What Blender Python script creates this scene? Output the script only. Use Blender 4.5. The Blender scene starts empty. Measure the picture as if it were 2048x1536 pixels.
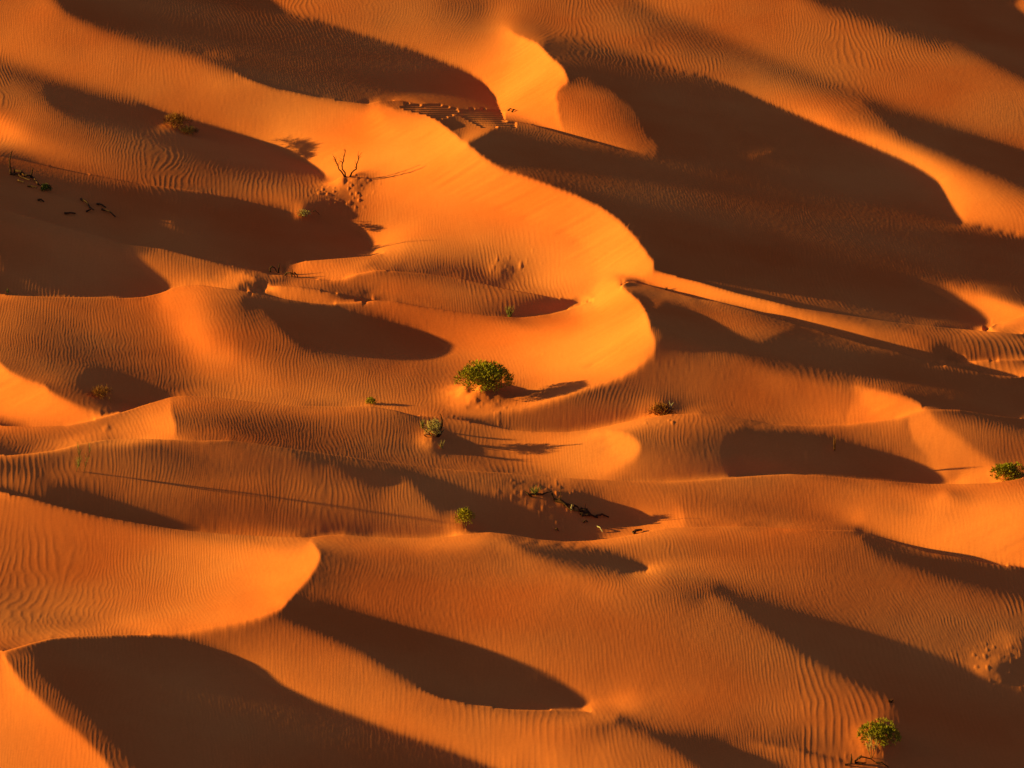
import bpy, bmesh, math, random, base64, lzma
import numpy as np
from mathutils import Vector

# ------------------------------------------------------------------ camera
W, H = 2048, 1536
HFOV, PITCH, DIST = 12.0, 20.0, 150.0
FPX = (W / 2) / math.tan(math.radians(HFOV / 2))
TH = math.radians(PITCH)
CZ = DIST * math.sin(TH)                       # the camera stands on a high dune 51 m above the hollow
SUN_EL, SUN_AZ = 9.0, -10.0                     # low sun; light travels to the right and a little to the viewer
FWD = np.array([0, math.cos(TH), -math.sin(TH)]); UP = np.array([0, math.sin(TH), math.cos(TH)]); RT = np.array([1., 0, 0])
scene = bpy.context.scene
COL = scene.collection
rng = np.random.default_rng(11)
random.seed(7)

SAND_A = (.54, .108, .028, 1); SAND_B = (.61, .170, .052, 1)
SKY_ROT, AIR, DUST, OZONE, SKY = -80, 1.0, 2.0, 1.5, .04
SUN, SUN_COL, EXPOSURE = 5.0, (1, .80, .13), 1.5
RIPPLE, GROOVE = .0115, .011

# ------------------------------------------------------------------ what the dunes do in the light
# crests that hide ground (O), sharp crests (C), edges of cast shadow (S), soft turns of the slope (T), ridges and hollows (V);
# each vertex: photo x, y and how squarely the sand on either side faces the sun
N = None
TRACED = [
# ---- top left
('T',[(95,-10,.25,.02),(130,30,.22,0),(200,62,.22,0),(300,92,.2,0),(345,104,.22,0.02),(420,130,.25,0.02),(470,149,.26,0)],6),
('O',[(470,149,.26,0),(512,163,.28,0),(560,178,.3,0),(640,195,.38,0),(735,207,.45,0),(760,201,.18,0),(800,201,.1,0),(850,210,.02,0)],.7),
('O',[(1004,239,0,N),(1012,240,0,.5),(1070,250,0,.6),(1130,268,0,.4),(1180,282,0.0,.32),(1240,297,0.0,.22),(1290,308,0,.1)],1.5),
('C',[(735,207,.52,.2),(765,209,.6,.16),(790,217,.62,.1),(830,222,.66,.02),(855,228,.68,0),(880,245,.7,0),(905,265,.7,0),(935,290,.7,0),(965,315,.7,0),(1000,338,.7,0),(1030,347,.7,0),(1100,372,.7,0),(1145,388,.7,0),(1200,415,.72,0),(1230,435,.72,0),(1250,455,.72,0),(1275,482,.72,0),(1295,510,.72,0),(1308,527,.72,0),(1309,533,.72,0),(1304,540,.72,0)]),
('S',[(525,-10,-0,.2),(575,28,0,.22),(640,42,0,.22),(700,60,0,.22),(760,80,0,.25),(820,97,0,.28),(880,120,0,.32),(930,140,0,.4),(960,158,0,.48),(985,185,0,.52),(1000,215,0,.55),(1011,239,0,.6)]),
('C',[(1020,62,.5,.3),(1040,73,.62,.18),(1070,85,.7,.08),(1090,105,.72,.03),(1112,125,.72,0),(1127,140,.72,0),(1133,155,.72,.02),(1136,163,.72,.08),(1110,183,.68,.3),(1114,200,.66,.33),(1119,240,.6,.36),(1128,262,.55,.4)]),
('T',[(1100,77,0,.1),(1140,82,0,.12),(1200,95,0,.14),(1280,117,0,.15),(1350,140,0,.16)],4),
('S',[(1350,140,0,.16),(1420,155,0,.17),(1480,178,0,.2),(1536,204,0,.28),(1600,232,0,.38),(1660,260,0,.48),(1720,285,0,.52),(1780,310,0,.52),(1830,335,0,.55),(1870,362,0,.55),(1885,384,0,.55),(1900,410,0,.55),(1915,435,0,.55),(1926,447,0,.55)]),
('S',[(1926,447,0,.5),(1960,453,0,.45),(2060,474,0,.4)]),
('V',[(860,213,0),(930,226,0),(1000,239,0)]),
('V',[(900,205,0),(960,210,0),(990,222,0)]),
('V',[(1926,447,.48),(1955,405,.45),(1975,380,.4)]),
('T',[(1265,-10,.1,.22),(1320,25,.07,.24),(1400,50,.06,.24),(1480,85,.07,.23),(1536,110,.07,.22),(1600,135,.06,.21),(1660,160,.05,.2),(1740,190,.04,.19),(1800,215,.02,.19),(1860,235,0,.19),(1920,255,0,.19),(2000,282,0,.18),(2060,304,0,.18)],7),
('T',[(1690,228,.3,.12),(1750,260,.45,.08),(1800,285,.48,.03),(1850,305,.48,0),(1900,325,.42,0),(1950,345,.35,0),(2000,365,.3,0),(2060,389,.28,0)],8),
('T',[(1590,-10,.22,0),(1650,20,.2,0),(1700,35,.2,0),(1750,52,.2,0),(1800,72,.2,0),(1860,88,.2,0),(1910,97,.2,0),(1960,118,.22,0),(2000,140,.22,0),(2060,168,.22,0)],8),
('S',[(2030,-8,0,.35),(2010,8,0,.38)]),
('S',[(2010,8,0,.38),(2030,20,0,.35),(2060,38,0,.3)]),
# right triangle
('T',[(1845,566,.35,0),(1900,571,.4,0.03),(1960,580,.48,.03),(2000,592,.55,.02),(2060,610,.55,0)],3),
('S',[(1845,566,0,.35),(1880,590,0,.42),(1920,613,0,.45),(1950,630,0,.48),(1985,650,0,.5)]),
('O',[(1962,660,.25,0),(1985,650,.33,.4),(2010,643,.36,.5),(2060,629,.4,.5)],1.),
# S strip upper edge and lower edges
('O',[(1304,540,.72,0),(1400,562,.68,0),(1480,585,.62,0),(1536,598,.5,0),(1600,614,.4,0),(1700,630,.33,0),(1800,645,.28,0),(1900,655,.25,0),(1962,660,.22,0),(2060,668,.22,.33)],2.),
('C',[(1545,604,.62,.42),(1570,622,.5,.42),(1576,634,.46,.42)]),
('O',[(1242,570,0,.66),(1250,564,0,.68),(1270,564,0,.68),(1300,570,0,.68),(1350,584,0,.68),(1400,597,0.02,.66),(1440,603,.17,.63),(1470,611,.18,.6),(1536,630,.1,.52),(1600,650,.03,.45),(1640,660,0,.4),(1740,690,0,.33),(1800,703,0,.28),(1850,718,0,.25),(1920,735,0,.38),(1980,747,0,.35),(2060,755,0,.33)],2.),
('O',[(1850,718,N,.12),(1900,722,.4,.1),(1950,722,.4,.08),(2000,720,.4,.07),(2060,720,.4,.1)],1.),
('C',[(1242,570,.7,0),(1250,580,.72,0),(1265,590,.72,.0),(1280,605,.74,.0),(1290,620,.74,.02),(1297,640,.74,.04),(1297,655,.74,.05),(1305,670,.74,.06),(1311,685,.74,.07),(1313,695,.74,.1),(1308,708,.74,.12),(1295,720,.72,.12),(1270,740,.7,.1),(1240,757,.7,.08),(1210,768,.68,.09),(1170,780,.66,.1),(1110,800,.62,.12),(1060,815,.55,.14),(1024,822,.45,.16),(960,832,.33,.18),(900,835,.26,.18)]),
('T',[(1275,590,.05,.0),(1330,593,.14,0),(1390,601,.2,.02)],2),
('T',[(1330,600,0,.12),(1370,614,0,.18),(1400,630,0,.2),(1440,655,.01,.18),(1480,672,.02,.14),(1520,685,.02,.07)],4),
('T',[(1310,700,.12,.04),(1360,702,.14,.01),(1420,705,.17,.01),(1480,716,.2,.0),(1536,732,.24,0),(1600,745,.26,0),(1660,757,.27,0),(1750,768,.2,0),(1850,788,.09,0),(1950,806,.04,0),(2060,825,.02,0)],4),
# slip right mid
('C',[(1712,772,.5,.25),(1750,777,.56,.16),(1800,787,.6,.12),(1830,800,.62,.1),(1843,808,.62,.08),(1850,816,.6,.08)]),
('C',[(1712,772,.42,.52),(1702,810,.38,.5),(1690,846,.36,.5)]),
('O',[(890,836,.12,.2),(960,846,.1,.13),(1024,858,.28,.12),(1080,862,.38,.1),(1140,862,.42,.1),(1180,858,.42,.09),(1220,850,.4,.1),(1250,843,.36,.1),(1290,835,.3,.12),(1340,828,.22,.13),(1400,825,.15,.17),(1450,830,.08,.2),(1500,838,.05,.22),(1536,845,.06,.25),(1560,848,.1,.27),(1620,850,.16,.33),(1690,848,.22,.45),(1740,842,.3,.5),(1790,835,.4,.55),(1820,825,.48,.58),(1850,817,.45,.3),(1880,817,.3,.06),(1920,818,.25,.05),(1980,828,.2,.03),(2060,839,.15,.02)],1.5),
('C',[(1850,818,.52,.35),(1870,840,.5,.28),(1890,857,.48,.26),(1920,875,.46,.23),(1940,895,.44,.2),(1970,915,.42,.18),(1990,930,.4,.18)]),
('C',[(1815,838,.3,.48),(1825,880,.28,.45),(1850,905,.28,.42),(1870,940,.3,.4)]),
('S',[(1500,853,0,.05),(1600,864,0,.12),(1660,875,0,.18),(1720,890,0,.22),(1790,910,0,.26),(1840,930,0,.3),(1880,955,0,.36),(1898,967,0,.38)]),
# O5 ridge
('O',[(-10,850,.18,.6),(60,852,.25,.58),(130,850,.32,.55),(190,838,.38,.5),(220,830,.42,.2),(260,818,.48,0),(300,805,.5,0),(340,793,.45,.04),(370,790,.3,.08),(420,792,.22,.15),(470,798,.18,.24),(512,803,.16,.28),(560,808,.16,.28),(620,811,.17,.26),(690,812,.2,.25),(740,811,.18,.24),(790,819,.1,.22),(840,832,.05,.22),(890,836,.08,.22)],1.5),
('C',[(340,797,.55,.35),(345,830,.66,.33),(350,850,.68,.33),(350,874,N,N)]),
('C',[(-10,715,.55,.2),(0,725,.6,.16),(20,745,.62,.14),(50,760,.62,.14),(90,770,.62,.15),(100,785,.62,.16),(130,800,.62,.17),(165,818,.6,.18),(200,826,.58,.2),(220,830,.55,.2)]),
# O6
('O',[(-10,588,.2,.05),(100,592,.2,.06),(170,593,.2,.02),(200,593,.2,0),(250,595,.24,0),(290,592,.3,0),(320,585,.36,.02),(345,575,.42,.4),(370,570,.4,.42),(400,569,.34,.42),(440,574,.22,.45),(480,580,.1,.1),(512,585,.02,.55),(560,595,0,.55),(620,604,.01,.5),(660,607,.15,.45),(700,606,.24,.4),(750,599,.3,.2),(790,601,.3,.22),(850,612,.3,.2),(920,622,.33,.17),(980,630,.4,.08),(1040,634,.46,.01),(1100,628,.54,0),(1150,615,.6,0),(1185,603,.63,N)],1.5),
('O',[(495,581,.5,.05),(540,573,.58,.05),(560,572,.56,.05),(600,574,.5,.05),(660,583,.42,.03),(720,595,.35,.03),(745,600,.33,.1)],1.),
('O',[(512,540,.1,0),(540,548,.1,.02),(566,549,.1,.4),(600,555,.1,.52),(660,561,.13,.52),(685,558,.2,.5),(710,549,.28,.45),(750,541,.3,.12),(790,541,.28,.03),(850,546,.25,.01),(920,555,.22,.01),(1000,573,.18,.02),(1024,578,.12,.15),(1080,588,.04,.42),(1130,598,0,.5),(1185,603,0,.56)],1.),
('O',[(566,544,.5,0),(580,530,.48,0),(620,520,.4,0),(690,515,.3,0),(740,511,.22,0.0),(765,507,.15,.45)],1.),
('S',[(512,409,0,.25),(560,418,0,.3),(600,428,0,.25),(650,437,0,.28),(690,448,0,.33),(720,462,0,.38),(738,480,0,.45),(744,495,0,.55),(740,511,0,.6)]),
('S',[(245,490,0,.25),(255,510,0,.26),(275,530,0,.27),(300,552,0,.3),(320,570,0,.33),(330,581,0,.36)]),
('O',[(-10,416,0,0),(60,432,0,0),(130,453,0,0),(200,470,0,0),(245,485,0.0,0),(330,497,.06,0),(400,515,.1,0),(470,532,.1,0),(540,547,.1,0)],1.5),
('C',[(455,543,.5,.12),(490,548,.62,.1),(513,557,.66,.08),(495,561,.62,.06),(475,568,.58,.06),(460,573,.5,.1)]),
# left upper bands
('T',[(-10,118,.1,.3),(60,140,.06,.28),(120,160,.04,.27),(200,187,.02,.26),(280,208,0,.27)],8),
('S',[(280,208,0,.27),(330,225,0,.3),(380,240,0,.31),(430,253,0,.33),(480,270,0,.36),(512,282,0,.4),(560,300,0,.5),(600,318,0,.54),(630,335,0,.56),(645,345,0,.56),(654,353,0,.5)]),
('O',[(-10,310,0,.36),(50,322,0,.33),(120,337,0,.3),(200,353,0,.26),(280,368,0,.22),(340,376,0,.18),(400,384,0,.17),(460,395,0,.18),(512,409,0,.25)],.8),
# O12
('O',[(-10,911,.13,.03),(60,905,.12,.1),(110,898,.13,.22),(160,885,.14,.3),(210,878,.14,.38),(260,876,.12,.55),(310,876,.05,.62),(348,877,.04,.66),(352,877,.05,.33),(400,879,.08,.26),(460,878,.08,.18),(512,885,.05,.12),(580,895,.05,.12),(650,905,.06,.12),(720,915,.1,.13),(800,925,.12,.15),(870,935,.13,.18),(940,940,.13,.22),(1024,945,.13,.3),(1100,953,.16,.42),(1180,957,.2,.5),(1205,958,.22,.5),(1260,961,.27,.3),(1330,962,.28,.22),(1400,958,.28,.12),(1460,953,.28,.04),(1536,948,.28,0),(1580,946,.28,0),(1650,950,.3,0),(1730,957,.35,0),(1800,963,.38,0),(1860,967,.4,0),(1898,967,.4,0.1),(1920,967,.42,.38),(1980,965,.48,.38),(2020,960,.5,.35),(2060,953,.5,.3)],1.5),
('C',[(1195,868,.45,.38),(1220,865,.56,.3),(1245,865,.6,.24),(1265,873,.63,.2),(1278,885,.63,.18),(1281,895,.63,.2),(1275,912,.62,.26),(1255,925,.58,.32),(1230,940,.54,.36),(1203,957,.5,.38)]),
('S',[(850,952,0,.12),(900,966,0,.13),(960,985,0,.14),(1010,994,0,.1)]),
('S',[(1010,994,0,.08),(1060,975,0,.1),(1100,985,0,.2),(1160,1000,0,.26),(1200,1010,0,.3),(1250,1022,0,.35),(1275,1033,0,.38),(1282,1042,0,.38),(1265,1048,0,.33),(1220,1049,0,.25),(1170,1043,0,.14)]),
('V',[(1010,955,.1),(1050,963,.05),(1090,975,.04)]),
# O13
('O',[(-10,982,.3,.12),(60,993,.3,.06),(120,1010,.29,0),(200,1030,.29,0),(280,1045,.3,0),(340,1055,.33,0),(390,1061,.38,.04),(450,1066,.42,.1),(512,1070,.45,.12),(560,1072,.48,.1),(620,1074,.42,.05),(650,1070,.3,.02),(690,1068,.27,.02),(740,1073,.25,.03),(800,1075,.25,.08),(860,1075,.26,.1),(900,1072,.27,.05),(940,1066,.25,0),(980,1063,.15,0),(1024,1068,.04,0),(1080,1078,.06,0),(1130,1082,.12,.02),(1180,1080,.2,.05),(1230,1074,.24,.15),(1270,1067,.26,.25),(1310,1058,.26,.33),(1330,1055,.25,.4),(1368,1053,.23,.42),(1375,1053,.23,.3),(1420,1052,.2,.25),(1480,1051,.2,.23),(1536,1053,.2,.23),(1600,1057,.18,.28),(1660,1059,.14,.32),(1710,1060,.06,.38),(1740,1066,.0,.42),(1800,1085,0,.48),(1860,1103,0,.55),(1920,1113,0,.52),(1980,1125,0,.45),(2060,1137,0,.4)],1.5),
('C',[(1345,1000,.36,.33),(1362,1015,.42,.32),(1370,1035,.44,.3),(1368,1052,.44,.3)]),
('C',[(620,1078,.55,.38),(632,1095,.68,.25),(640,1108,.72,.12),(638,1120,.72,.1),(632,1135,.72,.08),(618,1155,.72,.08),(600,1175,.7,.06),(580,1200,.7,.02),(565,1217,.68,.01),(540,1228,.64,.08),(510,1238,.6,.12),(480,1246,.55,.16),(430,1256,.5,.2),(380,1266,.46,.2),(350,1271,.44,.1)]),
# dark patch
('T',[(575,1207,.0,.05),(640,1207,0,.12),(700,1222,0,.16),(760,1241,0,.2)],4),
('S',[(760,1241,0,.2),(820,1258,0,.22),(880,1272,0,.25),(940,1290,0,.28),(1024,1322,0,.28),(1080,1345,0,.28),(1120,1365,0,.28),(1150,1390,0,.3),(1165,1408,0,.33),(1168,1421,0,.4)]),
('T',[(560,1237,.14,.0),(600,1255,.17,0),(660,1280,.2,0),(720,1308,.22,0),(780,1345,.23,0),(830,1373,.25,0)],5),
('O',[(830,1374,.25,0),(890,1396,.27,0),(950,1410,.28,0),(1024,1417,.28,0),(1100,1419,.27,0),(1150,1422,.26,0),(1180,1425,.22,.33)],.8),
('T',[(1180,1427,.18,.3),(1230,1436,.05,.25),(1300,1450,.02,.2),(1350,1460,.0,.18),(1430,1472,0,.15),(1536,1490,0.15,.1)],6),
('T',[(1235,1446,.18,.03),(1300,1475,.2,.0),(1350,1505,.2,0),(1395,1540,.2,0)],7),
# dark ellipse 2
('S',[(1040,1082,0,.03),(1120,1088,0,.14),(1180,1098,0,.22),(1240,1110,0,.25),(1280,1122,0,.27),(1298,1135,0,.28),(1295,1143,0,.28),(1260,1147,0,.28),(1220,1145,0,.28)]),
('T',[(1220,1145,0,.28),(1160,1135,0,.27),(1100,1120,0,.25),(1050,1102,0,.22),(1005,1080,.03,.18)],4),
('T',[(1705,1070,.1,.0),(1750,1110,.13,0),(1800,1130,.14,0),(1850,1147,.14,0),(1920,1167,.13,0),(2000,1187,.12,0),(2060,1199,.12,0)],9),
('T',[(1340,1152,.12,.2),(1400,1163,.05,.18),(1470,1180,.02,.15),(1536,1200,0,.12),(1620,1230,0,.1),(1700,1255,0,.1),(1800,1292,0,.1),(1900,1337,0,.1),(1970,1370,0,.09),(2060,1415,0,.08)],8),
('T',[(1430,1185,.16,.03),(1500,1240,.14,0),(1540,1265,.14,0),(1600,1310,.15,0),(1660,1345,.15,0),(1720,1375,.15,0),(1770,1397,.14,0)],8),
('O',[(1500,1484,.16,.1),(1536,1490,.22,.06),(1600,1500,.22,.08),(1660,1515,.2,.1),(1710,1528,.15,.1)],.6),
# dark ellipse 1
('S',[(620,606,0,.1),(660,612,0,.2),(700,622,0,.24),(760,635,0,.28),(820,652,0,.3),(860,672,0,.32),(885,690,0,.34),(891,700,0,.34),(875,710,0,.3),(840,715,0,.25)]),
('T',[(840,715,0,.25),(780,714,0,.18),(700,711,0,.17),(640,705,0,.16),(600,695,0,.15),(570,670,0,.13),(545,640,0,.1),(520,610,0,.06)],4),
# bottom left
('O',[(-10,1306,.05,.25),(3,1302,.08,.25),(20,1297,.07,.25),(60,1285,.05,.27),(100,1275,.02,.28),(150,1270,0,.3),(200,1268,0,.34),(260,1267,0,.4),(310,1269,0,.44),(350,1271,0,.45)],1.5),
('C',[(3,1302,.5,.08),(15,1320,.55,.09),(30,1345,.5,.1),(50,1372,.5,.11),(80,1400,.48,.11),(110,1430,.47,.11),(150,1460,.46,.11),(180,1490,.46,.11),(205,1515,.46,.11),(226,1545,.46,.1)]),
('S',[(350,1271,0,.22),(400,1285,0,.18),(450,1305,0,.22),(512,1345,0,.34),(560,1375,0,.36),(620,1405,0,.36),(700,1430,0,.35),(780,1460,0,.35),(860,1485,0,.35),(940,1515,0,.33),(1010,1545,0,.33)]),
('V',[(90,1335,0),(130,1370,0),(180,1412,0),(230,1458,0),(275,1510,0),(295,1545,0)]),
('V',[(70,1360,.07),(110,1398,.07),(160,1440,.07),(205,1485,.07),(245,1530,.07)]),
# value lines
('V',[(360,103,.04),(430,112,.05),(500,120,.03),(560,135,0)]),
('V',[(250,50,0),(330,75,0),(400,90,0),(470,98,0),(540,105,0)]),
('V',[(100,200,.02),(150,222,0),(220,240,0),(300,255,0),(400,285,0),(500,310,0),(600,335,0)]),
('V',[(-10,165,.13),(40,180,.13),(80,210,.1)]),
('V',[(-10,215,.2),(50,235,.24),(110,262,.2),(180,285,.17),(260,305,.12),(340,322,.08),(430,338,.06),(520,348,.06),(620,354,.06)]),
('V',[(-10,250,.55),(20,262,.55),(50,275,.45)]),
('V',[(0,290,.45),(60,295,.4),(170,315,.3),(250,338,.22),(330,355,.16),(420,368,.13)]),
('V',[(500,375,.15),(560,370,.14),(620,372,.18),(660,372,.28)]),
('V',[(600,405,.15),(625,418,.06),(650,430,.05),(700,437,.1)]),
('V',[(200,795,.0),(240,803,0),(262,812,0)]),
('V',[(120,780,.14),(165,805,.16),(200,818,.17)]),
('V',[(150,775,.05),(190,785,.02)]),
('V',[(560,905,.04),(640,918,.03),(720,932,.02),(790,945,.0),(850,965,0)]),
('V',[(860,946,.13),(930,957,.13),(1000,973,.12)]),
('V',[(800,952,.1),(825,985,.12),(858,1020,.14),(885,1050,.1)]),
('V',[(835,965,.0),(865,1000,.0),(900,1035,0)]),
('V',[(1040,1070,.0),(1100,1075,.0),(1150,1073,.03)]),
('V',[(70,968,.07),(130,980,.02),(180,1000,0),(250,1027,0),(320,1047,0)]),
('V',[(100,950,.14),(180,965,.13),(240,985,.13),(300,1010,.13),(370,1035,.12)]),
('V',[(-10,935,.07),(60,932,.05),(120,930,.07)]),
('V',[(-10,960,.15),(60,955,.15)]),
]
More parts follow.
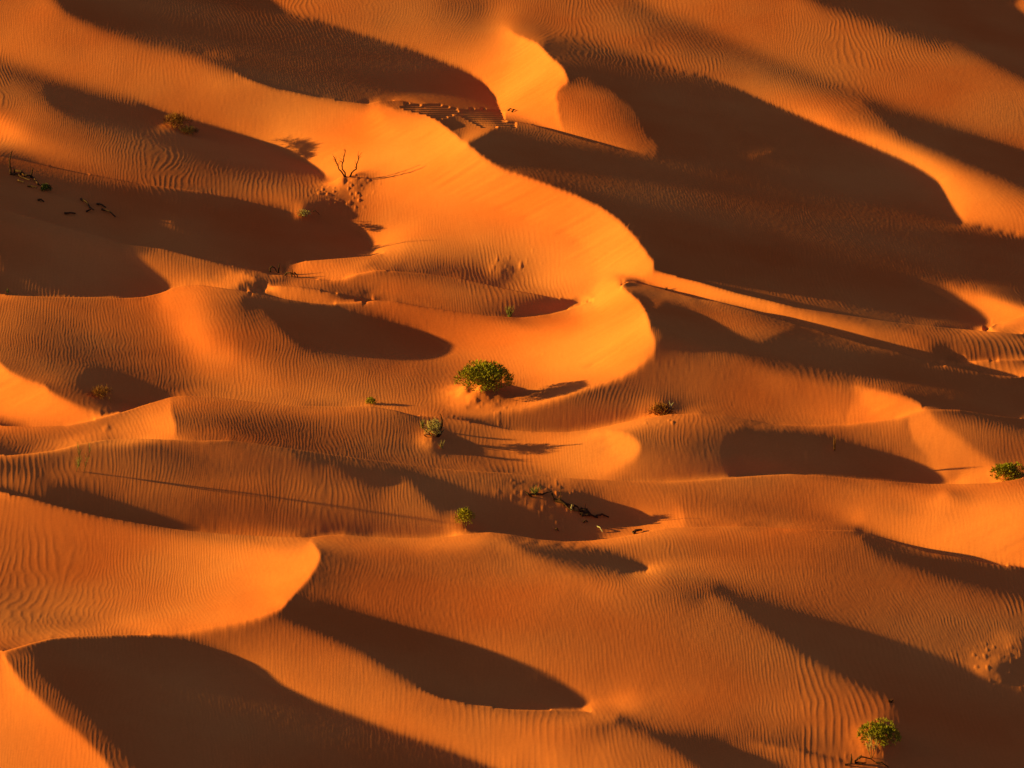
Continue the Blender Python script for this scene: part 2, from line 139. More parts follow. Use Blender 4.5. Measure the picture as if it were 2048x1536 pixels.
TONES = """600 10 .2;700 30 .2;760 55 .17;850 60 .26;900 10 .08;960 15 .05;945 45 .12;985 60 .3;960 110 .4;1000 130 .5;1005 20 .3;1015 60 .48;1000 90 .45;1050 180 .62;1040 100 .6;1080 150 .68;1040 215 .62;1080 230 .6
1050 40 .14;1100 40 .12;1180 30 .13;1250 40 .1;1150 65 .12;1200 75 .13;1300 90 .09;1300 110 .15;1400 95 .05;1400 130 .16;1500 120 .07;1500 160 .2;1060 70 .15;1350 70 .05
1150 162 .1;1160 185 .22;1140 215 .32;1200 215 .24;1240 245 .15;1160 262 .36;1200 278 .3;1260 292 .17;1300 265 0;1240 190 0;1190 160 0;1285 290 .06;1210 180 .06;1270 245 .05
1550 150 .08;1560 175 .2;1600 165 .06;1620 205 .25;1660 185 .06;1680 220 .2;1750 220 .04;1780 270 .3;1850 265 0;1950 310 0;2040 345 0
1400 10 .24;1500 50 .25;1320 0 .22;1560 60 .25;1650 100 .22;1800 150 .2;1900 180 .21;2000 230 .2;2030 190 .2;1700 150 .21;1850 200 .2;2000 170 .22
1800 20 0;1900 50 0;2000 80 0;2040 100 0;1900 10 0
1400 250 0;1300 200 0;1500 300 0;1600 400 0;1700 500 0;1400 450 0;1800 350 0;1850 480 0;2000 520 0;1200 340 0;1100 320 0;1500 540 0;1700 600 0;1900 550 0;1850 620 0;1000 290 0;900 235 0
700 120 0;850 170 0;950 190 0;600 100 0;400 60 0;500 50 0;300 40 0;200 20 0;650 160 0;800 190 0;450 15 0
1900 370 .55;1930 410 .53;2000 420 .42;2040 440 .4;2000 390 .38;1870 330 .52
1900 590 .42;1950 610 .48;2000 625 .55;2030 610 .58;2020 655 .36
1320 552 .72;1400 580 .68;1500 608 .62;1600 632 .43;1650 645 .35;1750 668 .22;1850 682 .12;1950 692 .09;2000 702 .07;1850 660 .25;1700 655 .3;2040 690 .12; 1900 707 .1;1930 729 .4;2030 738 .36
1350 640 0;1400 670 0;1480 690 .02;1450 625 .2;1480 640 .18;1520 650 .13;1536 670 .07;1600 680 .02;1650 700 0;1800 740 0;1600 720 0;1950 770 0;1330 680 .03;1340 690 .05;1400 695 .01
1350 730 .16;1450 750 .2;1250 775 .12;1200 800 .12;1300 800 .13;1400 790 .2;1500 770 .25;1600 780 .26;1550 810 .2;1640 790 .33;1660 830 .36;1450 810 .19;1100 830 .12;1020 840 .14;1150 840 .1;1250 815 .11
1730 810 .55;1780 815 .58;1800 800 .6;1720 835 .52;1900 802 .08;1990 818 .03
380 830 .3;430 840 .23;500 850 .13;560 850 .1;600 870 .1;650 850 .18;700 860 .18;750 870 .16;780 840 .13;830 850 .07;720 900 .12;800 900 .14;620 890 .1;860 910 .17;900 920 .2;950 925 .22;430 865 .24;300 840 .65;250 850 .5;320 865 .66;270 835 .55;200 855 .34
50 800 .62;150 830 .6;30 840 .62;100 845 .6;60 775 .62
20 868 .15;100 870 .24;60 885 .1;20 895 .04;150 875 .3;220 868 .4
560 560 .1;620 575 .08;700 590 .1;760 570 .25;820 570 .2;900 580 .18;960 600 .14;1000 615 .08;1060 610 0;1150 606 0;1040 590 .03;850 600 .2;920 610 .18;740 555 .3;650 572 .06;730 580 .2
590 545 .52;640 538 .42;700 530 .3;740 528 .18;800 530 .07;850 535 .04;950 555 .02;1010 570 .03;900 545 .05
530 581 .62;600 590 .52;680 598 .4;560 583 .58
755 498 .6;780 480 .6;830 460 .5;900 450 .47;800 500 .4;850 510 .28
560 404 .3;540 395 .26;620 402 .26;690 425 .3;750 450 .4;720 440 .35;800 430 .45
100 480 0;200 530 0;100 560 0;400 470 0;600 470 0;650 490 0;300 430 0;100 380 0;300 400 0;500 500 0;700 490 0
270 500 .25;300 512 .24;335 540 .3;350 565 .4;400 550 .4;440 552 .5;480 556 .64;380 530 .22;400 522 .13;470 538 .14;500 570 .06;330 510 .18
50 60 .3;50 110 .3;20 20 .25;150 100 .24;250 150 .24;350 190 .26;450 230 .3;480 190 .3;512 255 .34;560 240 .42;600 280 .52;640 240 .5;700 220 .52;700 280 .6;680 320 .6;800 260 .64;900 320 .64;850 370 .58;780 400 .48;950 380 .6;1000 370 .66;1080 410 .64;1180 450 .66;1250 500 .7;1230 550 .66;700 350 .55;740 380 .45
900 420 .52;1000 450 .46;950 480 .42;850 480 .4;900 520 .22;1000 530 .25;1080 520 .42;1100 560 .46;1150 580 .56;1120 470 .48;1220 600 .68;1180 540 .56;1160 500 .5
100 475 0;600 640 0;700 670 0;800 690 0
720 612 .26;800 625 .3;900 660 .36;950 680 .44;920 710 .36;840 735 .2;750 735 .17;650 725 .17;700 760 .22;600 740 .24;540 700 .2;520 660 .14
1000 650 .46;1050 680 .56;1000 700 .5;1100 650 .6;1100 720 .66;1200 680 .72;1150 750 .66;1080 790 .56;1200 740 .72;1260 660 .74;1180 630 .68;960 715 .46
100 605 .2;200 608 .22;50 620 .2;20 625 .3;300 610 .26;350 595 .42;380 610 .5;430 600 .24;480 610 .12;500 640 .08;400 640 .5;370 660 .58;430 670 .34;480 690 .24;410 690 .62;460 710 .52;500 735 .4;540 750 .33;300 650 .24;250 625 .22;200 650 .2;100 660 .12;150 690 .07;80 690 .1;250 690 .14;340 690 .26;40 650 .2;180 720 .05;250 740 .06;350 735 .16;100 730 .07;40 700 .12;150 755 .05;300 770 .07;400 770 .22;450 770 .28;500 790 .26;560 780 .28;650 790 .26;750 790 .22;850 790 .2;850 820 .22;800 760 .25;870 770 .25;900 810 .24;390 720 .4;420 745 .38;1000 800 .45
512 960 .14;600 960 .15;700 980 .17;780 1000 .18;840 1040 .14;700 1040 .1;600 1040 .08;650 1062 .04;750 1062 .05;540 1020 .08;660 940 .1;580 930 .1;620 1000 .14
920 1010 0;950 1000 0;1000 1030 0;1000 1050 0;880 1000 0;1100 1030 0;1050 1060 0;1150 1060 .02;1180 1030 0
1100 972 .18;1200 985 .26;1280 1010 .35;1300 1045 .33;1200 1062 .12;1150 968 .2;1250 1000 .32
250 980 .13;200 920 .12;300 915 .1;350 935 .08;420 900 .08;450 925 .13;480 892 .05;150 910 .13;400 970 .12;480 960 .13;512 1000 .1;450 1045 .11
30 1015 .3;100 1030 .3;200 1060 .28;300 1080 .31;400 1090 .38;500 1090 .47;50 1060 .27;50 1130 .25;150 1130 .27;300 1140 .33;400 1140 .42;480 1150 .52;550 1110 .58;520 1200 .66;450 1220 .6;600 1130 .7;400 1230 .5;300 1230 .38;200 1220 .31;100 1220 .27;30 1220 .2;20 1170 .2;320 1255 .44;100 1265 .28;560 1160 .68
650 1090 .28;660 1130 .12;700 1150 .14;650 1170 .08;700 1100 .22;760 1100 .26;850 1100 .27;950 1090 .24;800 1150 .22;900 1160 .28;990 1150 .32;990 1090 .1;1010 1115 .22;750 1200 .19;850 1230 .22;950 1230 .27;680 1190 .1
650 1240 0;750 1280 0;900 1350 0;1050 1380 0;850 1320 0
950 1430 .27;1050 1440 .26;700 1330 .25;600 1310 .25;540 1300 .28;520 1260 .18;800 1395 .28;700 1385 .3;600 1360 .32;850 1440 .31;950 1480 .32;1050 1480 .36;1150 1450 .27;1200 1500 .34;1100 1520 .4;1000 1525 .36;1230 1465 .2;1290 1510 .2;470 1270 .2;430 1270 .18
1400 1490 0;1480 1515 0;1500 1500 .03;1560 1502 .2;1560 1527 .02;1640 1525 .12;1600 1488 .1
1100 1250 .25;1200 1250 .23;1300 1250 .22;1400 1280 .2;1480 1320 .17;1200 1350 .22;1300 1380 .22;1400 1380 .21;1200 1400 .26;1300 1420 .2;1400 1435 .16;1500 1440 .16;1250 1200 .25;1350 1200 .2;1150 1180 .24;1430 1230 .17;1530 1400 .18;1550 1450 .2;1100 1140 .28;1200 1165 .25;1320 1145 .26;1320 1120 .26;1100 1300 .25
1350 1090 .22;1450 1090 .22;1536 1100 .22;1600 1090 .2;1660 1085 .14;1600 1130 .19;1700 1140 .15;1450 1140 .19;1400 1130 .21
1800 1105 0;1900 1135 0;2000 1160 0;1750 1085 0
1750 1150 .13;1850 1185 .12;1950 1205 .11;1800 1230 .1;1900 1260 .1;2000 1270 .09;2030 1230 .1;1600 1180 .16;1700 1210 .11
1600 1260 0;1700 1300 0;1800 1340 0;1900 1390 0;2000 1450 0;1530 1220 .01
1560 1320 .15;1600 1370 .17;1660 1395 .15;1600 1420 .25;1680 1430 .2;1560 1380 .19;1640 1460 .25;1720 1445 .15;1650 1490 .14;1800 1420 0;1850 1450 0;1800 1500 .04;1900 1490 0;2000 1525 .08;1850 1515 .06;1950 1470 0
1050 900 .44;1100 920 .46;1100 880 .46;1170 900 .5;1230 895 .62;1150 940 .5;1050 930 .33;980 895 .2;930 870 .1;960 860 .12;1010 875 .35;1000 925 .24
1260 852 .34;1300 870 .17;1320 900 .13;1300 930 .27;1350 930 .14;1400 900 .04;1450 920 .02;1500 900 0;1400 947 .12;1320 950 .25;1350 850 .17;1400 850 .12;1450 870 .03;1500 870 .02;1300 850 .24;1600 920 0;1750 930 0;1850 955 0;1550 880 0
1650 862 .14;1700 870 .18;1750 875 .21;1790 885 .25;1780 850 .36
1870 870 .48;1860 900 .43;1900 935 .4;1950 950 .38;1920 900 .45;1840 850 .48;1980 955 .36
1920 832 .22;1980 850 .15;2040 860 .09;1950 870 .18;2000 895 .14;2040 900 .12;2010 925 .14
1580 970 .28;1700 980 .34;1800 985 .37;1900 990 .42;1700 1010 .32;1800 1020 .37;1900 1020 .45;2000 990 .54;2030 975 .52;1600 1000 .25;1550 1030 .23;1650 1040 .28;1750 1045 .38;1850 1060 .5;1950 1050 .56;2030 1050 .56;1900 1090 .56;2000 1100 .53;1970 1010 .58;1500 980 .25;1450 970 .28;1400 980 .28;1350 985 .31;1300 975 .29;1420 1030 .3;1350 1040 .42;1480 1030 .23
200 1320 0;100 1305 .01;60 1305 .03;400 1350 0;600 1450 0;500 1400 0;800 1510 0;300 1500 0;300 1300 0;400 1500 0
10 1400 .47;60 1450 .43;100 1500 .43;20 1500 .4;150 1520 .45;40 1390 .5"""

# ---- shape from shading: relief of the dunes from the traced crests, shadow edges and slopes -----------------
# unknown: h = (log distance - log distance of the flat plain) / cell, on a grid of azimuth x depression.
F32 = np.float32
GU, GV = 608, 456                        # finest grid
DEL0 = math.radians(HFOV) / 512
PSI_0 = -DEL0 * (GU - 1) / 2; EPS_0 = TH - DEL0 * (GV - 1) / 2 + DEL0 * 1.0
AL = math.radians(SUN_EL); LX, LY = math.cos(math.radians(SUN_AZ)), math.sin(math.radians(SUN_AZ))
LIT = math.sin(AL + math.radians(32.)) / .73     # tone 0.73 in the tracing = a 32 degree slip face turned to the sun

def toang(x, y):
    d = FWD + ((np.asarray(x, float) - W / 2) / FPX)[..., None] * RT - ((np.asarray(y, float) - H / 2) / FPX)[..., None] * UP
    d = d / np.linalg.norm(d, axis=-1, keepdims=True)
    return np.arctan2(d[..., 0], d[..., 1]), np.arcsin(-d[..., 2])

def smooth_curve(P, step=2.0):
    P = np.asarray(P, float)
    s = np.r_[0, np.cumsum(np.hypot(*np.diff(P, axis=0).T))]
    q = np.linspace(0, s[-1], max(2, int(s[-1] / step) + 1))
    xy = np.stack([np.interp(q, s, P[:, k]) for k in range(2)], 1)
    for _ in range(6):
        xy[1:-1] = .5 * xy[1:-1] + .25 * (xy[:-2] + xy[2:])
    return xy, s, q

def bil(A, gx, gy):
    h, w = A.shape
    gx = np.clip(gx, 0, w - 1.001); gy = np.clip(gy, 0, h - 1.001)
    i = gx.astype(np.int32); j = gy.astype(np.int32); fx = gx - i; fy = gy - j
    return (A[j, i] * (1 - fx) + A[j, i + 1] * fx) * (1 - fy) + (A[j + 1, i] * (1 - fx) + A[j + 1, i + 1] * fx) * fy

def cg(A, b, x, n, tol, M):
    r = b - A(x); z = r * M; p = z.copy(); rz = float((r * z).sum()); r0 = float((b * b).sum()) + 1e-30
    for it in range(n):
        Ap = A(p); a = F32(rz / (float((p * Ap).sum()) + 1e-30)); x = x + a * p; r = r - a * Ap
        if float((r * r).sum()) < tol * tol * r0: break
        z = r * M; r2 = float((r * z).sum()); p = z + F32(r2 / rz) * p; rz = r2
    return x

class Level:
    def __init__(self, lv):
        self.lv = lv; self.nu, self.nv = GU // lv, GV // lv; self.d = DEL0 * lv
        self.psi = PSI_0 + DEL0 * (lv - 1) / 2 + self.d * np.arange(self.nu)
        self.eps = EPS_0 + DEL0 * (lv - 1) / 2 + self.d * np.arange(self.nv)
        self.P, self.E = np.meshgrid(self.psi, self.eps)
        self.trace()

    def grid(self, x, y):
        a, e = toang(x, y)
        return (a - self.psi[0]) / self.d, (e - self.eps[0]) / self.d

    def trace(self):
        nu, nv = self.nu, self.nv
        self.cut = {k: (np.zeros((nv, nu), bool), np.zeros((nv, nu), bool)) for k in 'OSC'}
        num = np.zeros((nv, nu)); den = np.zeros((nv, nu)); self.jmap = np.full((nv - 1, nu), .5); self.jumps = []
        def splat(gx, gy, v, wt):
            i = np.round(gx).astype(int); j = np.round(gy).astype(int); ok = (i >= 0) & (i < nu) & (j >= 0) & (j < nv)
            np.add.at(num, (j[ok], i[ok]), wt * np.broadcast_to(v, gx.shape)[ok]); np.add.at(den, (j[ok], i[ok]), wt)
        for c in TRACED:
            kind, pts = c[0], c[1]; opt = c[2] if len(c) > 2 else None
            xy, s, q = smooth_curve([p[:2] for p in pts]); gx, gy = self.grid(xy[:, 0], xy[:, 1])
            if kind == 'V':
                splat(gx, gy, np.interp(q, s, [p[2] for p in pts]), .6); continue
            tx, ty = np.gradient(gx), np.gradient(gy); n = np.hypot(tx, ty) + 1e-9
            off = opt * SOFT * (545 / 2048.) / self.lv if kind == 'T' else 1.2
            for k, sg in ((2, 1), (3, -1)):
                sv = [(a, p[k]) for a, p in zip(s, pts) if p[k] is not None]
                if not sv: continue
                m = (q >= sv[0][0] - 1e-6) & (q <= sv[-1][0] + 1e-6)
                v = np.interp(q, [a for a, _ in sv], [a for _, a in sv])
                splat((gx - sg * off * ty / n)[m], (gy + sg * off * tx / n)[m], v[m], 1.0)
            if kind in 'OSC':
                cH, cV = self.cut[kind]
                for k in range(len(gx) - 1):
                    x0, x1, y0, y1 = gx[k], gx[k + 1], gy[k], gy[k + 1]
                    if y1 != y0:
                        for j in range(math.ceil(min(y0, y1)), math.floor(max(y0, y1)) + 1):
                            i = math.floor(x0 + (x1 - x0) * (j - y0) / (y1 - y0))
                            if 0 <= i < nu - 1 and 0 <= j < nv: cH[j, i] = True
                    if x1 != x0:
                        for i in range(math.ceil(min(x0, x1)), math.floor(max(x0, x1)) + 1):
                            j = math.floor(y0 + (y1 - y0) * (i - x0) / (x1 - x0))
                            if 0 <= i < nu and 0 <= j < nv - 1: cV[j, i] = True
            if kind == 'O': self.jumps.append((gx, gy, opt))
        for t in TONES.replace('\n', ';').split(';'):
            x, y, b = map(float, t.split()); gx, gy = self.grid(np.array([x]), np.array([y])); splat(gx, gy, b, .12)
        OV = self.cut['O'][1]
        for gx, gy, J in self.jumps:
            s = np.r_[0, np.cumsum(np.hypot(np.diff(gx), np.diff(gy)))]; tp = np.ones(len(s))
            if gx[0] * self.lv > 32: tp = np.minimum(tp, s * self.lv / 25)
            if gx[-1] * self.lv < GU - 36: tp = np.minimum(tp, (s[-1] - s) * self.lv / 25)
            tp = np.clip(tp, .03, 1); tp = tp * tp * (3 - 2 * tp)
            for x, y, t_ in zip(gx, gy, tp):
                for i in (int(x), int(x) + 1):
                    for j in range(int(y) - 1, int(y) + 2):
                        if 0 <= i < nu and 0 <= j < nv - 1 and OV[j, i]: self.jmap[j, i] = J * t_
        self.num, self.den = num.astype(F32), den.astype(F32)

    def paint(self, x0, iters):
        """interpolate the traced slopes between the lines, without crossing an edge"""
        cH = self.cut['O'][0] | self.cut['S'][0] | self.cut['C'][0]; cV = self.cut['O'][1] | self.cut['S'][1] | self.cut['C'][1]
        H1 = (~cH)[:, :-1].astype(F32); V1 = (~cV)[:-1].astype(F32)
        l1, l2 = F32(.01), F32(.15 / self.lv ** 2)
        H2 = H1[:, :-1] * H1[:, 1:] * l2; V2 = V1[:-1] * V1[1:] * l2; H1 = H1 * l1; V1 = V1 * l1; den = self.den
        def A(x):
            o = den * x
            d = (x[:, 1:] - x[:, :-1]) * H1; o[:, 1:] += d; o[:, :-1] -= d
            d = (x[1:] - x[:-1]) * V1; o[1:] += d; o[:-1] -= d
            d = (x[:, 2:] - 2 * x[:, 1:-1] + x[:, :-2]) * H2; o[:, 2:] += d; o[:, :-2] += d; o[:, 1:-1] -= 2 * d
            d = (x[2:] - 2 * x[1:-1] + x[:-2]) * V2; o[2:] += d; o[:-2] += d; o[1:-1] -= 2 * d
            return o
        self.raw = cg(A, self.num, x0.astype(F32), iters, 1e-5, 1 / (den + 4 * l1 + 12 * l2))
        b = np.clip(self.raw, -.04, .73)
        b = b * np.interp(b, *TONE_CURVE) * LIT
        self.b = np.where(b < .013, -.03, b).astype(F32)

    def setup(self, ws, wq=.001, wsl=4., wj=.001, smax=33.):
        P, E = self.P, self.E
        self.tau0 = np.log(CZ / np.sin(E)); Pc = P[:-1, :-1] + self.d / 2; Ec = E[:-1, :-1] + self.d / 2
        sp, cp, se, ce = np.sin(Pc), np.cos(Pc), np.sin(Ec), np.cos(Ec); z = 0 * sp
        d = np.stack([sp * ce, cp * ce, -se], -1); du = np.stack([cp * ce, -sp * ce, z], -1); dv = np.stack([-sp * se, -cp * se, -ce], -1)
        a, c, e = np.cross(d, dv), np.cross(du, d), np.cross(du, dv)
        tv0 = (self.tau0[1:, :-1] - self.tau0[:-1, :-1]) / self.d
        e = e + tv0[..., None] * c                      # normal of the flat plain
        sg = np.sign(e[..., 2:3]); a, c, e = a * sg, c * sg, e * sg
        self.a, self.c, self.e = [q.astype(F32) for q in (a, c, e)]
        self.vec = [np.array(v, F32) for v in ((-LX * math.cos(AL), -LY * math.cos(AL), math.sin(AL)), (0, 0, 1), (-LY, LX, 0))]
        self.av = [self.a @ v for v in self.vec]; self.cv = [self.c @ v for v in self.vec]; self.ev = [self.e @ v for v in self.vec]
        self.aa, self.cc, self.ac = (self.a ** 2).sum(-1), (self.c ** 2).sum(-1), (self.a * self.c).sum(-1)
        self.ae, self.ce, self.ee = (self.a * self.e).sum(-1), (self.c * self.e).sum(-1), (self.e ** 2).sum(-1)
        f = lambda k: self.cut[k][0][:-1, :-1] | self.cut[k][0][1:, :-1] | self.cut[k][1][:-1, :-1] | self.cut[k][1][:-1, 1:]
        self.mO = (~f('O')).astype(F32); self.mC = np.where(f('S'), .4, np.where(f('C'), 1.2, 1.)).astype(F32)
        cu = self.cut
        H1 = (~cu['O'][0])[:, :-1] * (1 - .8 * cu['S'][0][:, :-1]) * (1 - .95 * cu['C'][0][:, :-1])
        V1 = (~cu['O'][1])[:-1] * (1 - .8 * cu['S'][1][:-1]) * (1 - .95 * cu['C'][1][:-1])
        self.H2 = (ws * H1[:, :-1] * H1[:, 1:]).astype(F32); self.V2 = (ws * V1[:-1] * V1[1:]).astype(F32)
        self.DX = (ws * .5 * H1[:-1] * H1[1:] * V1[:, :-1] * V1[:, 1:]).astype(F32)
        near = cu['O'][0] | cu['O'][1]                   # hold the rims of hidden ground even
        for _ in range(2):
            q = near.copy(); q[1:] |= near[:-1]; q[:-1] |= near[1:]; q[:, 1:] |= near[:, :-1]; q[:, :-1] |= near[:, 1:]; near = q
        nb = (1 + RIM * near).astype(F32)
        self.H2 *= nb[:, 1:-1]; self.V2 *= nb[1:-1]; self.DX *= nb[:-1, :-1]
        self.wq, self.wsl, self.wj, self.smax = wq, wsl, wj, math.cos(math.radians(smax))
        b = self.b; self.bc = .25 * (b[:-1, :-1] + b[1:, :-1] + b[:-1, 1:] + b[1:, 1:])
        self.wl = np.clip((.25 / (np.maximum(self.bc, 0) + .06)) ** LOWLIGHT, .6, 5.).astype(F32)
        for poly in LOOSE:                               # shaded pockets whose slope cannot be read
            px, py = self.grid(np.array([q[0] for q in poly]), np.array([q[1] for q in poly]))
            J, I = np.mgrid[0:self.nv - 1, 0:self.nu - 1] + .5; ins = np.zeros(J.shape, bool)
            for k in range(len(px)):
                x0, y0, x1, y1 = px[k - 1], py[k - 1], px[k], py[k]
                ins ^= ((y0 > J) != (y1 > J)) & (I < (x1 - x0) * (J - y0) / (y1 - y0 + 1e-9) + x0)
            self.mC = np.where(ins, F32(.04), self.mC)
        self.t0 = np.exp(self.tau0)[:-1]; self.eO = cu['O'][1][:-1]
        t = np.exp(self.tau0)
        self.G = (t * self.d * (-np.sin(E) + math.tan(AL) * (np.sin(P) * np.cos(E) * LX + np.cos(P) * np.cos(E) * LY)) / .065).astype(F32)

    @staticmethod
    def D(x):
        p = x[1:, 1:] - x[:-1, :-1]; q = x[:-1, 1:] - x[1:, :-1]
        return F32(.5) * (p + q), F32(.5) * (p - q)

    def DT(self, gu, gv):
        o = np.zeros((self.nv, self.nu), F32); p = F32(.5) * (gu + gv); q = F32(.5) * (gu - gv)
        o[1:, 1:] += p; o[:-1, :-1] -= p; o[:-1, 1:] += q; o[1:, :-1] -= q
        return o

    def reg(self, x):
        o = F32(1e-5) * x
        q = (x[:, 2:] - 2 * x[:, 1:-1] + x[:, :-2]) * self.H2; o[:, 2:] += q; o[:, :-2] += q; o[:, 1:-1] -= 2 * q
        q = (x[2:] - 2 * x[1:-1] + x[:-2]) * self.V2; o[2:] += q; o[:-2] += q; o[1:-1] -= 2 * q
        q = (x[1:, 1:] - x[1:, :-1] - x[:-1, 1:] + x[:-1, :-1]) * self.DX; o[1:, 1:] += q; o[:-1, :-1] += q; o[1:, :-1] -= q; o[:-1, 1:] -= q
        return o

    def linear(self, iters, loops=2, wq=.003, ws=.03, wj=.002):
        """first guess: slope along the light = traced slope"""
        h = np.zeros((self.nv, self.nu), F32); p = np.tan(np.arcsin(np.clip(self.bc, -.05, .8)) - AL).astype(F32)
        Lv = [LX, LY, p]; r_ = [self.a[..., 0] * LX + self.a[..., 1] * LY + self.a[..., 2] * p, self.c[..., 0] * LX + self.c[..., 1] * LY + self.c[..., 2] * p,
                               self.e[..., 0] * LX + self.e[..., 1] * LY + self.e[..., 2] * p]
        sc = np.tan(self.E[:-1, :-1]).astype(F32); A1, B1, C1 = [q * sc for q in r_]; A2, B2, C2 = [q[2] * sc for q in (self.av, self.cv, self.ev)]
        old = self.H2, self.V2, self.DX
        k = ws / max(self.H2.max(), 1e-9); self.H2, self.V2, self.DX = [q * F32(k) for q in old]
        W_ = self.mO * np.where(self.mC < 1, F32(.5), F32(1)); IR = np.ones_like(W_)
        jw = np.where(self.eO, F32(wj), F32(0)); jt = ((self.jmap / self.t0 - (self.tau0[:-1] - self.tau0[1:])) / self.d).astype(F32)
        for lo in range(loops):
            w1, w2 = W_ * IR, F32(wq) * self.mO * IR
            K = w1 * A1 * A1 + w2 * A2 * A2, w1 * A1 * B1 + w2 * A2 * B2, w1 * B1 * B1 + w2 * B2 * B2
            def A(x):
                gu, gv = self.D(x); o = self.DT(K[0] * gu + K[1] * gv, K[1] * gu + K[2] * gv) + self.reg(x)
                q = jw * (x[:-1] - x[1:]); o[:-1] += q; o[1:] -= q
                return o
            rhs = self.DT(-(w1 * A1 * C1 + w2 * A2 * C2), -(w1 * B1 * C1 + w2 * B2 * C2)); q = jw * jt; rhs[:-1] += q; rhs[1:] -= q
            h = cg(A, rhs, h, iters, 1e-5, F32(1))
            gu, gv = self.D(h); N = self.normal(gu, gv); zy = -N[..., 1] / np.maximum(N[..., 2], .3 * np.linalg.norm(N, axis=-1))
            IR = np.clip((1 + zy / sc) ** 2, .3, 25).astype(F32)
        self.H2, self.V2, self.DX = old
        return h

    def normal(self, gu, gv): return gu[..., None] * self.a + gv[..., None] * self.c + self.e

    def shade(self, h):
        """where the surface lies below the light that grazes the ground up-sun of it, and which point casts it"""
        P, E, nu, nv = self.P, self.E, self.nu, self.nv
        t = np.exp(self.tau0 + h * self.d); r = t * np.cos(E); z = CZ - t * np.sin(E); X = r * np.sin(P); Y = r * np.cos(P)
        dr = .15 * min(self.lv, 2); dx = .06 * self.lv
        rg = np.arange(r.min(), r.max(), dr); ZP = np.empty((len(rg), nu), F32)
        for i in range(nu): ZP[:, i] = np.interp(rg, np.maximum.accumulate(r[::-1, i]), z[::-1, i])
        U = X * LX + Y * LY; V = -X * LY + Y * LX
        xs = np.arange(U.min(), U.max(), dx); ys = np.arange(V.min(), V.max(), dr)
        UU, VV = np.meshgrid(xs.astype(F32), ys.astype(F32)); XX = UU * F32(LX) - VV * F32(LY); YY = UU * F32(LY) + VV * F32(LX)
        gi = (np.arctan2(XX, YY) - self.psi[0]) / self.d; gj = (np.hypot(XX, YY) - rg[0]) / dr
        ok = (gi >= 0) & (gi <= nu - 1) & (gj >= 0) & (gj <= len(rg) - 1)
        Z = np.where(ok, bil(ZP, gi, gj), F32(-9)); Hh = Z + UU * F32(math.tan(AL)); M = np.maximum.accumulate(Hh, axis=1)
        fi, fj = (U - xs[0]) / dx, (V - ys[0]) / dr
        c = bil(np.clip(M - Hh, -1, 5), fi, fj)
        idx = np.maximum.accumulate(np.where(Hh >= M - 1e-6, np.arange(Z.shape[1], dtype=np.int32)[None], 0), axis=1)
        ii = np.clip(np.round(fi).astype(int), 0, Z.shape[1] - 1); jj = np.clip(np.round(fj).astype(int), 0, Z.shape[0] - 1)
        oi = idx[jj, ii]; ox, oy, oz = XX[jj, oi], YY[jj, oi], Z[jj, oi]
        pi = np.clip(np.round((np.arctan2(ox, oy) - self.psi[0]) / self.d).astype(int), 0, nu - 1)
        ei = np.clip(np.round((np.arctan2(CZ - oz, np.hypot(ox, oy)) - self.eps[0]) / self.d).astype(int), 0, nv - 1)
        return c, pi, ei

    def refine(self, h, loops, iters, wc, mu=.02, damp=.8):
        J, I = np.meshgrid(np.arange(self.nv), np.arange(self.nu), indexing='ij'); h = h.astype(F32)
        for lo in range(loops):
            c, oi, oj = self.shade(h)
            sel = (self.b > .015) & (c > .015) & (np.abs(oi - I) + np.abs(oj - J) > 3) & (c < 2)
            kk, oo = (J * self.nu + I)[sel], (oj * self.nu + oi)[sel]; rr = ((c[sel] + .01) / .065).astype(F32)
            gk, go = -self.G.ravel()[kk], self.G.ravel()[oo]
            castc = c[:-1, :-1] > .06
            gu, gv = self.D(h)
            n2 = self.ee + 2 * (gu * self.ae + gv * self.ce) + gu * gu * self.aa + gv * gv * self.cc + 2 * gu * gv * self.ac
            n = np.sqrt(n2); Na = self.ae + gu * self.aa + gv * self.ac; Nc = self.ce + gu * self.ac + gv * self.cc
            K11 = np.full_like(n, mu) * self.mO; K22 = K11.copy(); K12 = 0 * K11; g1 = 0 * K11; g2 = 0 * K11
            for k in range(3):
                Nv = self.ev[k] + gu * self.av[k] + gv * self.cv[k]; r = Nv / n
                ju = self.av[k] / n - Nv * Na / (n2 * n); jv = self.cv[k] / n - Nv * Nc / (n2 * n)
                if k == 0:
                    r = r - self.bc
                    w = self.mO * self.mC * np.where(self.bc < .01, np.where(castc, F32(.12), F32(1)) * np.where(r > 0, F32(6), F32(0)), self.wl)
                elif k == 1:
                    r = r - F32(self.smax); w = np.where(r < 0, F32(self.wsl), F32(0)) * self.mO
                else: w = F32(self.wq) * self.mO
                K11 += w * ju * ju; K12 += w * ju * jv; K22 += w * jv * jv; g1 += w * r * ju; g2 += w * r * jv
            tau = self.tau0 + h * self.d; cur = tau[:-1] - tau[1:]; jw = np.where(self.eO, self.wj, 0.)
            jw = np.where(self.eO & (cur * self.t0 < np.minimum(self.jmap, .15)), .5, jw).astype(F32); jr = ((cur - self.jmap / self.t0) / self.d).astype(F32)
            g = self.reg(h) + self.DT(g1, g2); q = jw * jr; g[:-1] += q; g[1:] -= q
            gf = g.ravel(); wc_ = F32(wc); nn = gf.size
            gf += (np.bincount(kk, wc_ * rr * gk, nn) + np.bincount(oo, wc_ * rr * go, nn)).astype(F32)
